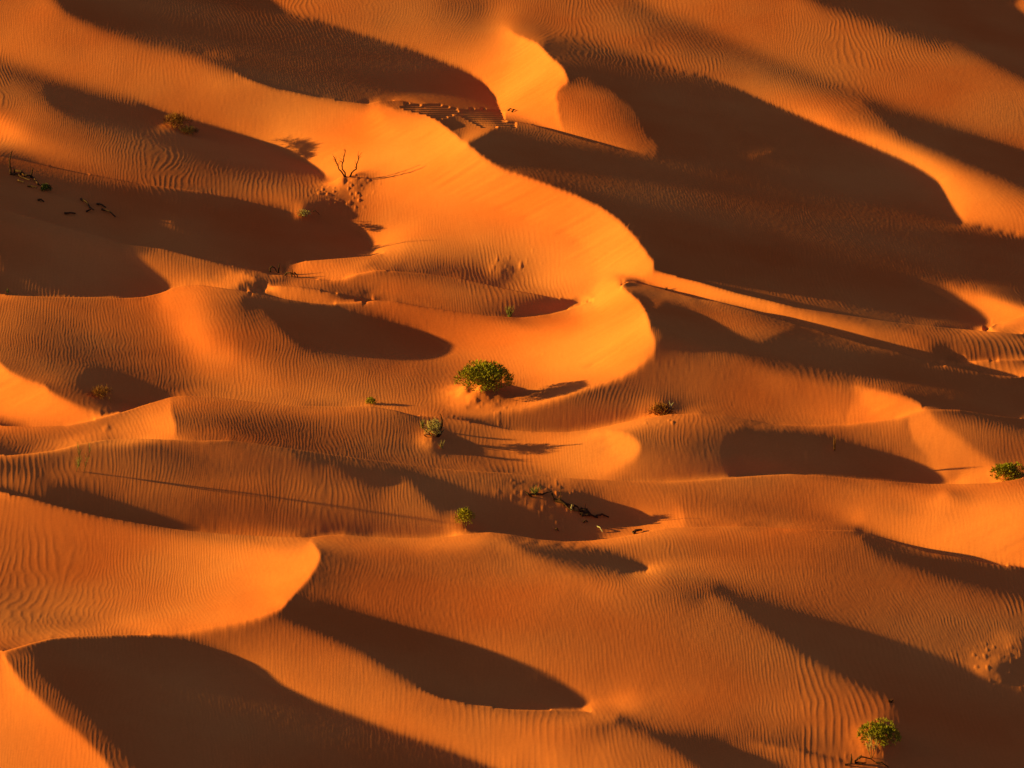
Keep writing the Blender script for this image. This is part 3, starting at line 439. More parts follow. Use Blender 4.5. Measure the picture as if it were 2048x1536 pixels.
            def A(x):
                gu, gv = self.D(x); o = self.DT(K11 * gu + K12 * gv, K12 * gu + K22 * gv) + self.reg(x)
                q = jw * (x[:-1] - x[1:]); o[:-1] += q; o[1:] -= q
                if len(kk):
                    xf = x.ravel(); y = wc_ * (gk * xf[kk] + go * xf[oo])
                    o += (np.bincount(kk, y * gk, nn) + np.bincount(oo, y * go, nn)).astype(F32).reshape(o.shape)
                return o
            h = h + F32(damp) * cg(A, -g, np.zeros_like(h), iters, 1e-3, F32(1))
        return h

def upsample(A, dst):
    """coarse level array on the next finer grid"""
    J, I = np.meshgrid(np.arange(dst.nv), np.arange(dst.nu), indexing='ij')
    return bil(A, (I - .5) / 2, (J - .5) / 2)

def solve_relief(log=None):
    h = b = None
    for lv, pit, loops, iters, wc, ws in STAGES:
        L = Level(lv)
        L.paint(np.full((L.nv, L.nu), .2) if b is None else upsample(b, L), pit); b = L.raw
        L.setup(ws)
        h = L.linear(2500) if h is None else upsample(h, L) * 2
        h = L.refine(h, loops, iters, wc)
        if log: log(L, h)
    return L, h

LOOSE = [[(780, 203), (860, 207), (1000, 232), (1012, 244), (935, 288), (880, 242), (830, 219)]]
RIM, SOFT = 12., 1.8
LOWLIGHT = 1.
TONE_CURVE = ((0, .07, .12, .2, .26, .35, .5, .73), (.35, .42, .54, .55, .57, .68, .84, 1.05))
STAGES = [(8, 800, 25, 300, .02, .01), (4, 600, 20, 300, .01, .01), (2, 500, 12, 250, .006, .01), (1, 400, 6, 180, .004, .015)]
LEVEL, HREL = solve_relief()
NU, NV, DEL, PSI0, EPS0 = LEVEL.nu, LEVEL.nv, LEVEL.d, LEVEL.psi[0], LEVEL.eps[0]

def relief_columns():
    """height profile of every azimuth column, with the hidden ground behind each crest filled in"""
    tau = LEVEL.tau0 + HREL * DEL
    cuts = {}
    for gx, gy, _ in LEVEL.jumps:
        hit = []
        for k in range(len(gx) - 1):
            x0, x1, y0, y1 = gx[k], gx[k + 1], gy[k], gy[k + 1]
            if x0 == x1: continue
            lo, hi = sorted((x0, x1))
            for i in (range(math.ceil(lo), math.floor(hi) + 1) if x1 > x0 else range(math.floor(hi), math.ceil(lo) - 1, -1)):
                y = y0 + (y1 - y0) * (i - x0) / (x1 - x0); j = math.floor(y)
                if 0 <= i < NU and 4 <= j < NV - 5: hit.append((i, j, y))
        if len(hit) < 3: continue
        tb = np.array([tau[j - 1, i] + (tau[j - 1, i] - tau[j - 3, i]) * .5 * (y - j + 1) for i, j, y in hit])
        tf = np.array([tau[j + 2, i] - (tau[j + 4, i] - tau[j + 2, i]) * .5 * (j + 2 - y) for i, j, y in hit])
        n = min(9, (len(hit) - 1) // 2); k = np.exp(-.5 * (np.arange(-n, n + 1) / 3.5) ** 2); k /= k.sum()
        sm = lambda v: np.convolve(np.r_[2 * v[0] - v[n:0:-1], v, 2 * v[-1] - v[-2:-n - 2:-1]], k, 'valid')
        tb, tf = sm(tb), sm(tf); m_ = .5 * (tb + tf); tb = np.maximum(tb, m_); tf = np.minimum(tf, m_)
        for (i, j, y), b_, f_ in zip(hit, tb, tf):
            cuts.setdefault(i, {})[j] = (y, b_, f_)
    for i, cj in cuts.items():                       # the rims themselves run evenly
        for j, (y, b_, f_) in cj.items():
            for q in (1, 2):
                if j + q not in cj: tau[j + q, i] = f_ + (tau[j + 3, i] - f_) * (j + q - y) / (j + 3 - y)
            for q in (0, 1):
                if j - q - 1 not in cj: tau[j - q, i] = b_ + (tau[j - 2, i] - b_) * (y - j + q) / (y - j + 2)
    rg = np.arange(R_IN, R_OUT, DR)
    Z = np.empty((len(rg), NU))
    for i in range(NU):
        eps = EPS0 + DEL * np.arange(NV); t = tau[:, i]
        es, ts = [], []
        cj = cuts.get(i, {})
        for j in range(NV):
            es.append(eps[j]); ts.append(t[j])
            if j in cj:
                y, tb, tf = cj[j]; es += [EPS0 + DEL * y] * 2; ts += [tb, tf]
        es = np.array(es); tt = np.exp(np.array(ts))
        r = (tt * np.cos(es))[::-1]; z = (CZ - tt * np.sin(es))[::-1]
        rr, zz = [r[0]], [z[0]]
        for k in range(1, len(r)):
            d = r[k] - rr[-1]
            if d > .6:                              # ground hidden behind a crest: let it sag out of sight
                r0, z0 = rr[-1], zz[-1]
                for f in (.1, .2, .35, .5, .65, .8, .9):
                    rr.append(r0 + d * f); zz.append(z0 + (z[k] - z0) * f - .33 * d * f * (1 - f))
            if r[k] > rr[-1] + 1e-4:
                rr.append(r[k]); zz.append(z[k])
        Z[:, i] = np.interp(rg, rr, zz)
    return rg, Z

R_IN, R_OUT, DR = 107.0, 205.0, .09

def gauss_axis(A, sig, ax):
    n = max(1, int(3 * sig)); k = np.exp(-.5 * (np.arange(-n, n + 1) / sig) ** 2); k /= k.sum()
    A = np.moveaxis(A, ax, 0)
    B = np.concatenate([np.repeat(A[:1], n, 0), A, np.repeat(A[-1:], n, 0)], 0)
    out = sum(k[q] * B[q:q + len(A)] for q in range(2 * n + 1))
    return np.moveaxis(out, 0, ax)

def vnoise(x, y, seed):
    r = np.random.default_rng(seed); T = r.standard_normal((64, 64)).astype(np.float32)
    xi = np.floor(x).astype(np.int64); yi = np.floor(y).astype(np.int64)
    fx = (x - xi).astype(np.float32); fy = (y - yi).astype(np.float32)
    fx = fx * fx * fx * (fx * (fx * 6 - 15) + 10); fy = fy * fy * fy * (fy * (fy * 6 - 15) + 10)
    a = T[yi % 64, xi % 64]; b = T[yi % 64, (xi + 1) % 64]; c = T[(yi + 1) % 64, xi % 64]; d = T[(yi + 1) % 64, (xi + 1) % 64]
    return (a * (1 - fx) + b * fx) * (1 - fy) + (c * (1 - fx) + d * fx) * fy

def sstep(a, b, x):
    t = np.clip((x - a) / (b - a), 0, 1); return t * t * (3 - 2 * t)

# base relief on a fine polar grid
rg, Zc = relief_columns()
Zc = gauss_axis(Zc, 1.2, 0)
UPS = 3.5
psi_f = np.linspace(PSI0, PSI0 + DEL * (NU - 1), int(NU * UPS))
g = (psi_f - PSI0) / DEL
gi = np.clip(np.floor(g).astype(int), 1, NU - 3); f = g - gi
p0, p1, p2, p3 = Zc[:, gi - 1], Zc[:, gi], Zc[:, gi + 1], Zc[:, gi + 2]
Zf = p1 + .5 * f * (p2 - p0 + f * (2 * p0 - 5 * p1 + 4 * p2 - p3 + f * (3 * (p1 - p2) + p3 - p0)))
Zf = gauss_axis(Zf, 1.0, 1)
del p0, p1, p2, p3
PS, RG = np.meshgrid(psi_f, rg)
X = RG * np.sin(PS); Y = RG * np.cos(PS)

def samp(x, y, A=None):
    A = Zf if A is None else A
    u = (math.atan2(x, y) - psi_f[0]) / (psi_f[1] - psi_f[0]); v = (math.hypot(x, y) - rg[0]) / DR
    u = min(max(u, 0), len(psi_f) - 1.001); v = min(max(v, 0), len(rg) - 1.001)
    i, j = int(u), int(v); a, b = u - i, v - j
    return float(A[j, i] * (1 - a) * (1 - b) + A[j, i + 1] * a * (1 - b) + A[j + 1, i] * (1 - a) * b + A[j + 1, i + 1] * a * b)

def at(px, py):
    """ground point seen at a photo position"""
    d = FWD + (px - W / 2) / FPX * RT - (py - H / 2) / FPX * UP; d = d / np.linalg.norm(d)
    t = 112.0; prev = t
    while t < 225:
        p = d * t
        if CZ + p[2] < samp(p[0], p[1]): break
        prev = t; t += .1
    a, b = prev, t
    for _ in range(20):
        m = .5 * (a + b); p = d * m
        if CZ + p[2] < samp(p[0], p[1]): b = m
        else: a = m
    p = d * b
    return Vector((p[0], p[1], samp(p[0], p[1])))

def mpp(p): return (Vector((p[0], p[1], p[2] - CZ)).length) / FPX     # metres per photo pixel at a point

# sand heaped round the plants: photo x, y, height, half width, half depth
MOUNDS = [(966, 790, .42, .80, 1.1), (700, 368, .28, .65, .9), (928, 1064, .10, .4, .7), (1760, 1490, .14, .55, .9), (866, 884, .10, .35, .6), (1322, 832, .10, .5, .9), (352, 256, .09, .6, 1.0),
          (1125, 1006, .10, 1.0, 1.0), (1000, 540, .04, .35, .7), (605, 431, .07, .3, .6), (213, 857, .02, .1, .25), (2014, 958, .10, .5, .6), (2000, 1325, .05, .6, .9), (1985, 1345, .05, .45, .6), (2040, 1290, .06, .5, .8), (92, 383, .04, .4, .6)]
# trodden, littered sand: photo x, y, radius, height
LITTER = [(690, 385, 1.0, 0.017), (965, 806, 1.0, 0.006), (1005, 532, .45, 0.008), (1070, 1000, 1.0, 0.007), (1120, 1012, .8, 0.006), (1322, 836, .6, 0.006), (2000, 1335, 1.0, 0.008), (1735, 1510, .7, 0.006), (868, 890, .4, 0.005), (928, 1066, .4, 0.005), (1050, 525, .5, 0.006), (2000, 960, .6, 0.004)]

# ---- mounds of trapped sand round the plants
for (px, py, hgt, rx, ry) in MOUNDS:
    c = at(px, py); dx = X - c.x; dy = Y - c.y
    m = (np.abs(dx) < 4 * rx) & (np.abs(dy) < 4 * ry)
    Zf[m] += (hgt * np.exp(-(dx[m] / rx) ** 2 - (dy[m] / ry) ** 2) * (1 + .10 * vnoise(X[m] / .3, Y[m] / .4, 5)))

# ---- wind ripples, avalanche grooves
dpsi = psi_f[1] - psi_f[0]
Zr = np.gradient(Zf, DR, axis=0); Zp = np.gradient(Zf, dpsi, axis=1) / RG
ZX = Zr * np.sin(PS) + Zp * np.cos(PS); ZY = Zr * np.cos(PS) - Zp * np.sin(PS)
slope = np.hypot(ZX, ZY)
sa = math.radians(SUN_EL); la = math.radians(SUN_AZ); LX, LY = math.cos(la), math.sin(la)
facing = ZX * LX + ZY * LY                    # rise towards the lee
warp = .4 * vnoise(X / 3.6, Y / 8.0, 1) + .08 * vnoise(X / 1.2, Y / 2.6, 2) + .022 * vnoise(X / .4, Y / .8, 3)
S = (X + .08 * Y + warp - .2 * gauss_axis(gauss_axis(Zf, 16, 0), 16, 1)).astype(np.float32)
Tt = (Y + .4 * vnoise(X / 2.2, Y / 4.0, 4)).astype(np.float32)
def ripples(lam, seed, n=22):
    C = np.zeros(X.shape, np.complex64); rr = np.random.default_rng(seed)
    for k in range(n):
        ks = (1 + .085 * rr.standard_normal()) / lam; kt = .055 * rr.standard_normal() / lam; ph = rr.random() * 6.283
        a = np.float32(2 * math.pi * ks) * S + np.float32(2 * math.pi * kt) * Tt + np.float32(ph)
        C.real += np.cos(a); C.imag += np.sin(a)
    env = np.abs(C); C /= np.maximum(env, 1e-3); env = np.clip(env / (.9 * math.sqrt(n)), 0, 1)
    cs = C.real
    return lam * env * (cs + .25 * (2 * cs * cs - 1) + .25 * C.imag * cs)
bigm = sstep(.3, .42, vnoise(X / 5.0 + 3, Y / 9.0, 8))
rip = ripples(.10, 3) * (1 - bigm) + ripples(.155, 4) * bigm
big = sstep(-.9, .5, vnoise(X / 4.2, Y / 7.0, 9))
slow = gauss_axis(gauss_axis(facing, 8, 0), 8, 1)
amp = (1 - sstep(.1, .32, slow)) * (1 - sstep(.44, .56, slope)) * (.5 + .6 * big) * (.25 + .75 * sstep(-.28, -.06, slow))
for (px, py, rad, hh) in LITTER:
    c = at(px, py); q = np.hypot((X - c.x) / rad, (Y - c.y) / (rad * 1.5)); amp *= sstep(.5, 1.1, q)
amp = gauss_axis(gauss_axis(amp, 4, 0), 6, 1)
edge = sstep(0, 20, np.minimum(np.arange(X.shape[1]), np.arange(X.shape[1])[::-1]))[None] * np.ones(X.shape)
Zd = Zf + RIPPLE * amp * rip * edge
# avalanche streaks run down the slip faces (down the sunward fall line)
slip = sstep(.44, .56, slope) * sstep(.1, .3, slow)
fx, fy = -ZX / np.maximum(slope, 1e-3), -ZY / np.maximum(slope, 1e-3)
ang = gauss_axis(gauss_axis(np.arctan2(fy, fx * 1.0 + 0), 30, 0), 30, 1) * 0 + math.pi   # fall line close to -x
acr = Y + .35 * vnoise(X / 4, Y / 4, 21)
st = vnoise(acr / .09, X / 1.3, 22) * .6 + vnoise(acr / .2, X / 2.2, 23) * .8 + .4 * np.minimum(vnoise(acr / .16, X / 2.6, 24), 0) * 2
Zd += GROOVE * gauss_axis(slip, 5, 1) * st * edge
Zd += .0007 * vnoise(X / .09, Y / .16, 31) * (1 - .4 * amp)
# trampled, littered sand round plants
for (px, py, rad, hh) in LITTER:
    c = at(px, py); q = np.hypot((X - c.x) / rad, (Y - c.y) / (rad * 1.5)); m = q < 1.6
    Zd[m] += hh * np.maximum(vnoise(X[m] / .10, Y[m] / .2, 41) - .55, -.1) * (1 - sstep(.5, 1.6, q[m]))

# ------------------------------------------------------------------ ground mesh: fine inside, growing outwards
def grow(start, step, end, fac):
    v = []; x = start
    while (x < end if step > 0 else x > end):
        x += step; step *= fac; v.append(x)
    return np.array(v)
psi_lo = grow(psi_f[0], -dpsi * 1.5, -math.radians(62), 1.12)[::-1]; psi_hi = grow(psi_f[-1], dpsi * 1.5, math.radians(62), 1.12)
r_lo = grow(rg[0], -DR * 2, 6, 1.08)[::-1]; r_lo = r_lo[r_lo > 3]; r_hi = grow(rg[-1], DR * 2, 900, 1.07)
psi_a = np.r_[psi_lo, psi_f, psi_hi]; r_a = np.r_[r_lo, rg, r_hi]
iu = np.clip(np.arange(len(psi_a)) - len(psi_lo), 0, len(psi_f) - 1); jr = np.clip(np.arange(len(r_a)) - len(r_lo), 0, len(rg) - 1)
PA, RA = np.meshgrid(psi_a, r_a)
XA = RA * np.sin(PA); YA = RA * np.cos(PA)
Zs = gauss_axis(gauss_axis(Zf, 3, 0), 3, 1)
ZA = Zd[np.ix_(jr, iu)]
out = np.hypot(np.maximum(np.abs(PA) - abs(psi_f[0]), 0) * RA, np.maximum(rg[0] - RA, 0) + np.maximum(RA - rg[-1], 0))
fade = np.exp(-(out / 9.0) ** 2)
dune = .7 * vnoise(XA / 16 + .2 * YA / 16, YA / 22, 51) + .25 * vnoise(XA / 7, YA / 9, 52) - .8 * sstep(0, 30, np.maximum(-XA - abs(psi_f[0]) * RA, 0))
ZA = ZA * fade + dune * (1 - fade)
nu, nv = len(psi_a), len(r_a)
co = np.stack([XA, YA, ZA], -1).reshape(-1, 3).astype(np.float32)
idx = np.arange(nu * nv, dtype=np.int32).reshape(nv, nu)
quads = np.stack([idx[:-1, :-1], idx[:-1, 1:], idx[1:, 1:], idx[1:, :-1]], -1).reshape(-1, 4)
me = bpy.data.meshes.new('ground')
me.vertices.add(len(co)); me.vertices.foreach_set('co', co.ravel())
me.loops.add(quads.size); me.loops.foreach_set('vertex_index', quads.ravel().astype(np.int32))
me.polygons.add(len(quads)); me.polygons.foreach_set('loop_start', np.arange(0, quads.size, 4, dtype=np.int32))
me.polygons.foreach_set('use_smooth', np.ones(len(quads), bool))
me.update(calc_edges=True)
ground = bpy.data.objects.new('ground', me); COL.objects.link(ground)
ground['kind'] = 'structure'; ground['label'] = 'rippled orange desert sand dunes with slip faces'; 

# ------------------------------------------------------------------ materials
def new_mat(name):
    m = bpy.data.materials.new(name); m.use_nodes = True
    nt = m.node_tree; b = nt.nodes['Principled BSDF']; b.inputs['Roughness'].default_value = .95
    b.inputs['Specular IOR Level'].default_value = .1
    return m, nt, b

def sand_material():
    m, nt, b = new_mat('sand')
    N, L = nt.nodes, nt.links
    geo = N.new('ShaderNodeTexCoord')
    n1 = N.new('ShaderNodeTexNoise'); n1.inputs['Scale'].default_value = .16; n1.inputs['Detail'].default_value = 4
    n2 = N.new('ShaderNodeTexNoise'); n2.inputs['Scale'].default_value = 14; n2.inputs['Detail'].default_value = 3
    L.new(geo.outputs['Object'], n1.inputs['Vector']); L.new(geo.outputs['Object'], n2.inputs['Vector'])
    r1 = N.new('ShaderNodeValToRGB'); e = r1.color_ramp.elements
    e[0].position = .3; e[0].color = SAND_A; e[1].position = .7; e[1].color = SAND_B
    L.new(n1.outputs['Fac'], r1.inputs['Fac'])
    mx = N.new('ShaderNodeMix'); mx.data_type = 'RGBA'; mx.blend_type = 'MULTIPLY'; mx.inputs['Factor'].default_value = 1
    r2 = N.new('ShaderNodeValToRGB'); e = r2.color_ramp.elements
    e[0].position = .3; e[0].color = (.93, .92, .91, 1); e[1].position = .7; e[1].color = (1, 1, 1, 1)
    L.new(n2.outputs['Fac'], r2.inputs['Fac']); L.new(r1.outputs['Color'], mx.inputs['A']); L.new(r2.outputs['Color'], mx.inputs['B'])
    L.new(mx.outputs['Result'], b.inputs['Base Color'])
    n3 = N.new('ShaderNodeTexNoise'); n3.inputs['Scale'].default_value = 45; n3.inputs['Detail'].default_value = 2
    L.new(geo.outputs['Object'], n3.inputs['Vector'])
    bp = N.new('ShaderNodeBump'); bp.inputs['Strength'].default_value = .12; bp.inputs['Distance'].default_value = .01
    L.new(n3.outputs['Fac'], bp.inputs['Height']); L.new(bp.outputs['Normal'], b.inputs['Normal'])
    b.inputs['Specular IOR Level'].default_value = 0.0
    return m

me.materials.append(sand_material())

# ------------------------------------------------------------------ plants and dead wood
def plain(name, c1, c2, scale=9.0):
    m, nt, b = new_mat(name); Nn, L = nt.nodes, nt.links
    tc = Nn.new('ShaderNodeTexCoord'); n = Nn.new('ShaderNodeTexNoise'); n.inputs['Scale'].default_value = scale; n.inputs['Detail'].default_value = 3
    r = Nn.new('ShaderNodeValToRGB'); e = r.color_ramp.elements
    e[0].position = .35; e[0].color = (*c1, 1); e[1].position = .68; e[1].color = (*c2, 1)
    L.new(tc.outputs['Object'], n.inputs['Vector']); L.new(n.outputs['Fac'], r.inputs['Fac']); L.new(r.outputs['Color'], b.inputs['Base Color'])
    return m
GREEN = plain('green_shoots', (.13, .110, .008), (.30, .235, .012))
LIME = plain('lime_leaves', (.17, .135, .010), (.33, .26, .012))
DULL = plain('dull_green', (.035, .045, .012), (.07, .075, .018))
STRAW = plain('straw', (.22, .14, .05), (.46, .34, .14))
GRASS = plain('pale_grass', (.13, .12, .03), (.25, .22, .07))
RUST = plain('rusty_twigs', (.12, .040, .010), (.30, .11, .022))
WOOD = plain('dead_wood', (.028, .011, .006), (.085, .033, .016), 14)
GREY = plain('bleached_wood', (.24, .17, .11), (.42, .32, .22), 14)
BARK = plain('brown_stems', (.10, .050, .018), (.20, .10, .035))

class Geo:
    """gathers tubes and blades into one mesh"""
    def __init__(self): self.v, self.f = [], []
    def tube(self, pts, r0, r1, sides=6):
        pts = [Vector(p) for p in pts]; n = len(pts); base = len(self.v)
        for k, p in enumerate(pts):
            d = (pts[min(k + 1, n - 1)] - pts[max(k - 1, 0)]).normalized()
            a = d.cross(Vector((.3, .9, .2))).normalized(); b = d.cross(a)
            r = r0 + (r1 - r0) * k / max(n - 1, 1)
            for s in range(sides):
                t = 2 * math.pi * s / sides; self.v.append(p + (a * math.cos(t) + b * math.sin(t)) * r)
        for k in range(n - 1):
            for s in range(sides):
                i, j = base + k * sides + s, base + k * sides + (s + 1) % sides
                self.f.append((i, j, j + sides, i + sides))
        self.f.append(tuple(base + s for s in range(sides))[::-1]); self.f.append(tuple(base + (n - 1) * sides + s for s in range(sides)))
    def blade(self, p, d, ln, wd, bend=0.0):
        d = d.normalized(); s = d.cross(Vector((random.uniform(-1, 1), random.uniform(-1, 1), random.uniform(-1, 1)))).normalized() * wd * .5
        q = p + d * ln * .55 + Vector((0, 0, -bend * ln * .2)); e = p + d * ln + Vector((0, 0, -bend * ln))
        i = len(self.v); self.v += [p - s * .6, p + s * .6, q + s, q - s, e]; self.f += [(i, i + 1, i + 2, i + 3), (i + 3, i + 2, i + 4)]
    def build(self, name, mat, parent=None):
        m = bpy.data.meshes.new(name); m.from_pydata([tuple(p) for p in self.v], [], self.f); m.materials.append(mat)
        o = bpy.data.objects.new(name, m); COL.objects.link(o)
        if parent: o.parent = parent
        return o

def thing(name, label, cat, loc, group=None):
    o = bpy.data.objects.new(name, None); o.empty_display_size = .1; COL.objects.link(o); o.location = loc
    o['label'] = label; o['category'] = cat
    if group: o['group'] = group
    return o

def rnd_dir(up=.15):
    while True:
        d = Vector((random.gauss(0, 1), random.gauss(0, 1), random.gauss(0, 1)))
        if d.length > .2:
            d.normalize()
            if d.z > -up: return d

def bush(name, label, cat, px, py, wpx, hpx, mat, n=900, ln=.10, wd=.016, stems=7, stem_mat=None, group=None, lift=.35, fill=.55, lobes=6, sink=.02, hub=0.0):
    """rounded desert shrub: stems fan from the base, leafy shoots fill a lumpy dome"""
    c = at(px, py); s = mpp(c); rx = wpx * s / 2; h = hpx * s / math.cos(TH)
    t = thing(name, label, cat, c - Vector((0, 0, sink)), group)
    g = Geo()
    hubs = []
    for k in range(lobes):
        a = 2 * math.pi * (k + random.uniform(-.3, .3)) / lobes
        hubs.append((Vector((math.cos(a) * rx * random.uniform(.42, .66), math.sin(a) * rx * random.uniform(.42, .66), h * (hub + random.uniform(.22, .40)))), random.uniform(.48, .68)))
    hubs += [(Vector((0, 0, h * (hub + .40))), .56)] * 3
    for k in range(n):
        hb, sc = random.choice(hubs); d = rnd_dir(.45); r = random.uniform(fill, 1.0) ** .6
        p = hb + Vector((d.x * rx * sc * r, d.y * rx * sc * r, d.z * (h * .72) * sc * r))
        if p.z < h * lift * .3: p.z = h * lift * random.uniform(.2, .6)
        for q in range(3):
            e = (d + Vector((random.gauss(0, .45), random.gauss(0, .45), random.gauss(.35, .4)))).normalized()
            g.blade(p, e, ln * random.uniform(.5, 1.15), wd * random.uniform(.7, 1.3))
    g.build('foliage', mat, t)
    for k in range(stems):
        hb, sc = hubs[k % len(hubs)]; w = Geo(); b = Vector((hb.x * .25 + random.uniform(-.04, .04), hb.y * .25, -.05))
        m_ = b.lerp(hb, .5) + Vector((random.uniform(-.05, .05) * rx, random.uniform(-.05, .05) * rx, .04 * h))
        w.tube([b, m_, hb], .018 * (rx + .25), .007 * (rx + .25)); w.build('stem', stem_mat or BARK, t)
    return t

def tuft(name, label, cat, px, py, wpx, hpx, mat, n=40, wd=.010, spread=.5, group=None, bend=.12):
    """grass tuft: blades fan up from one root"""
    c = at(px, py); s = mpp(c); h = hpx * s / math.cos(TH); r = wpx * s / 2
    t = thing(name, label, cat, c - Vector((0, 0, .02)), group); k_ = max(3, n // 14); 
    for part in range(2):
        g = Geo()
        for k in range(n // 2):
            b = Vector((random.gauss(0, .18) * r, random.gauss(0, .18) * r, 0)); e = Vector((random.gauss(0, spread) * r, random.gauss(0, spread) * r, h * random.uniform(.55, 1.05)))
            g.blade(b, e - b, (e - b).length, wd * random.uniform(.6, 1.2), bend * random.random())
        g.build('blades', mat, t)
    return t

def stick_pts(base, bx, by, s, poly, depth=0.0):
    out = []
    for k, (x, y) in enumerate(poly):
        out.append(Vector(((x - bx) * s, depth * k + (random.uniform(-.04, .04) if k else 0), -(y - by) * s / math.cos(TH))))
    return out

def fine(pts, sub=3, jit=.008):
    out = []
    for a, b in zip(pts[:-1], pts[1:]):
        for k in range(sub): out.append(a.lerp(b, k / sub) + Vector((random.uniform(-jit, jit), random.uniform(-jit, jit), random.uniform(-jit, jit) * .6)))
    out.append(pts[-1]); return out

def deadwood(name, label, cat, bx, by, stand=(), lie=(), r=.022, mat=None, group=None, twigs=0, part='branch'):
    c = at(bx, by); s = mpp(c); t = thing(name, label, cat, c, group); mat = mat or WOOD
    for poly in stand:
        w = Geo(); P = stick_pts(c, bx, by, s, poly, random.uniform(-.05, .05)); P[0] = P[0] - Vector((0, 0, .06)) if P[0].z < .1 else P[0]
        F = fine(P); w.tube(F, r, r * .38)
        for k in range(twigs):
            a = random.choice(F[len(F) // 2:]); d = Vector((random.gauss(0, .7), random.gauss(0, .7), random.uniform(.3, 1))).normalized(); L_ = random.uniform(.08, .24)
            w.tube([a, a + d * L_ * .5 + Vector((0, 0, .01)), a + d * L_], r * .3, r * .12, 4)
        w.build(part, mat, t)
    for poly in lie:
        w = Geo(); P = []
        for k, (x, y) in enumerate(poly): P.append(at(x, y) - c + Vector((0, 0, r * .6 + (.05 if k % 2 else .0))))
        w.tube(fine(P, 3, .012), r * .95, r * .45)
        w.build(part, mat, t)
    return t

# green bushes
bush('desert_bush', 'largest green bush, domed, crowning a rooty sand mound and casting a long shadow', 'bush', 970, 768, 112, 46, GREEN, n=3000, ln=.11, wd=.016, stems=9, lift=.1, lobes=9, group='green desert bushes')
bush('desert_bush', 'tiny yellow green bush on rippled sand with a thin straight shadow', 'bush', 742, 807, 19, 15, LIME, n=260, ln=.06, wd=.013, stems=4, group='green desert bushes', lift=.2)
bush('desert_bush', 'small lime green bush on bare stems at the edge of a dark hollow', 'bush', 929, 1054, 40, 36, LIME, n=620, ln=.07, wd=.014, stems=7, group='green desert bushes', lift=1.0, fill=.3, lobes=5, hub=.26)
bush('desert_bush', 'dense round green bush in the shaded lower right corner', 'bush', 1760, 1481, 78, 40, GREEN, n=1500, ln=.085, wd=.015, stems=7, group='green desert bushes', lift=.2)
bush('desert_bush', 'low wide dark green bush at the right edge below a slip face', 'bush', 2014, 955, 64, 32, GREEN, n=1300, ln=.09, wd=.016, stems=6, group='green desert bushes', lift=.1)
bush('desert_bush', 'small dull green bush in shade at the end of a dead branch', 'bush', 92, 381, 17, 16, DULL, n=240, ln=.08, wd=.014, stems=3, group='green desert bushes', lift=.2)
# withered bushes
t = bush('withered_bush', 'pale yellow shrub over black dead branches, behind a dark crest', 'shrub', 868, 872, 36, 40, STRAW, n=420, ln=.13, wd=.010, stems=6, stem_mat=WOOD, group='withered bushes', lift=.8, fill=.1)
for poly in ([(868, 884), (860, 872), (852, 862)], [(870, 884), (878, 868), (885, 852), (883, 834), (880, 829)], [(866, 886), (856, 874), (850, 874)], [(868, 882), (876, 880), (884, 884)], [(866, 884), (858, 880), (848, 870)], [(872, 880), (882, 870), (887, 862)]):
    c = at(868, 872); w = Geo(); w.tube(fine(stick_pts(c, 868, 876, mpp(c), poly, random.uniform(-.04, .04)), 3, .012), .040, .012); w.build('branch', WOOD, t)
bush('withered_bush', 'reddish brown scraggly shrub in the shade of the upper left', 'shrub', 352, 252, 52, 26, RUST, n=420, ln=.2, wd=.010, stems=6, stem_mat=WOOD, group='withered bushes', fill=.1)
bush('withered_bush', 'sprawling black and brown shrub just below the reddish upper left one', 'shrub', 376, 266, 34, 12, BARK, n=200, ln=.2, wd=.010, stems=5, stem_mat=WOOD, group='withered bushes', fill=.1)
bush('withered_bush', 'yellow brown clump on the edge of a shadow below the dead tree', 'shrub', 607, 432, 26, 14, STRAW, n=170, ln=.1, wd=.013, stems=5, stem_mat=WOOD, group='withered bushes', fill=.2)
bush('withered_bush', 'fuzzy rust coloured shrub in a shaded hollow at the left', 'shrub', 203, 793, 46, 22, RUST, n=420, ln=.14, wd=.006, stems=4, group='withered bushes', fill=.1)
t = bush('withered_bush', 'rusty shrub with pale bare twigs behind a rippled crest', 'shrub', 1322, 829, 48, 22, RUST, n=420, ln=.16, wd=.011, stems=8, stem_mat=WOOD, group='withered bushes', fill=.1)
for poly, m_ in (([(1338, 826), (1342, 812), (1338, 802)], GREY), ([(1340, 818), (1344, 808), (1347, 805)], GREY), ([(1330, 826), (1344, 822), (1354, 828)], WOOD), ([(1312, 818), (1311, 806), (1310, 799)], WOOD)):
    c = at(1322, 829); w = Geo(); w.tube(fine(stick_pts(c, 1322, 829, mpp(c), poly, .03), 3, .01), .022, .008); w.build('branch', m_, t)
# grass and sprigs
tuft('grass_tuft', 'pale green grass tuft rising behind a lit crest near the centre', 'grass', 1019, 634, 20, 28, GRASS, 90, .011, group='grass tufts')
tuft('grass_tuft', 'thin green grass above the long black dead branch', 'grass', 1071, 988, 26, 19, GRASS, 110, .009, group='grass tufts')
tuft('grass_tuft', 'bleached drooping tuft beside the pale yellow shrub', 'grass', 883, 896, 18, 20, STRAW, 60, .011, group='grass tufts', bend=.5)
tuft('grass_tuft', 'yellowish grass left of the pale yellow shrub', 'grass', 846, 856, 12, 22, GRASS, 50, .011, group='grass tufts')
tuft('grass_tuft', 'tiny green tuft at the left edge on a ripple crest', 'grass', 15, 586, 9, 13, GRASS, 30, .012, group='grass tufts')
tuft('grass_tuft', 'faint brown tuft on the bright narrow strip right of the centre', 'grass', 1333, 580, 9, 11, BARK, 26, .008, group='grass tufts')
tuft('grass_tuft', 'small black tuft at the tip of a lit sand tail, above the lower right bush', 'grass', 1781, 1404, 13, 8, WOOD, 40, .016, group='grass tufts', spread=.8)
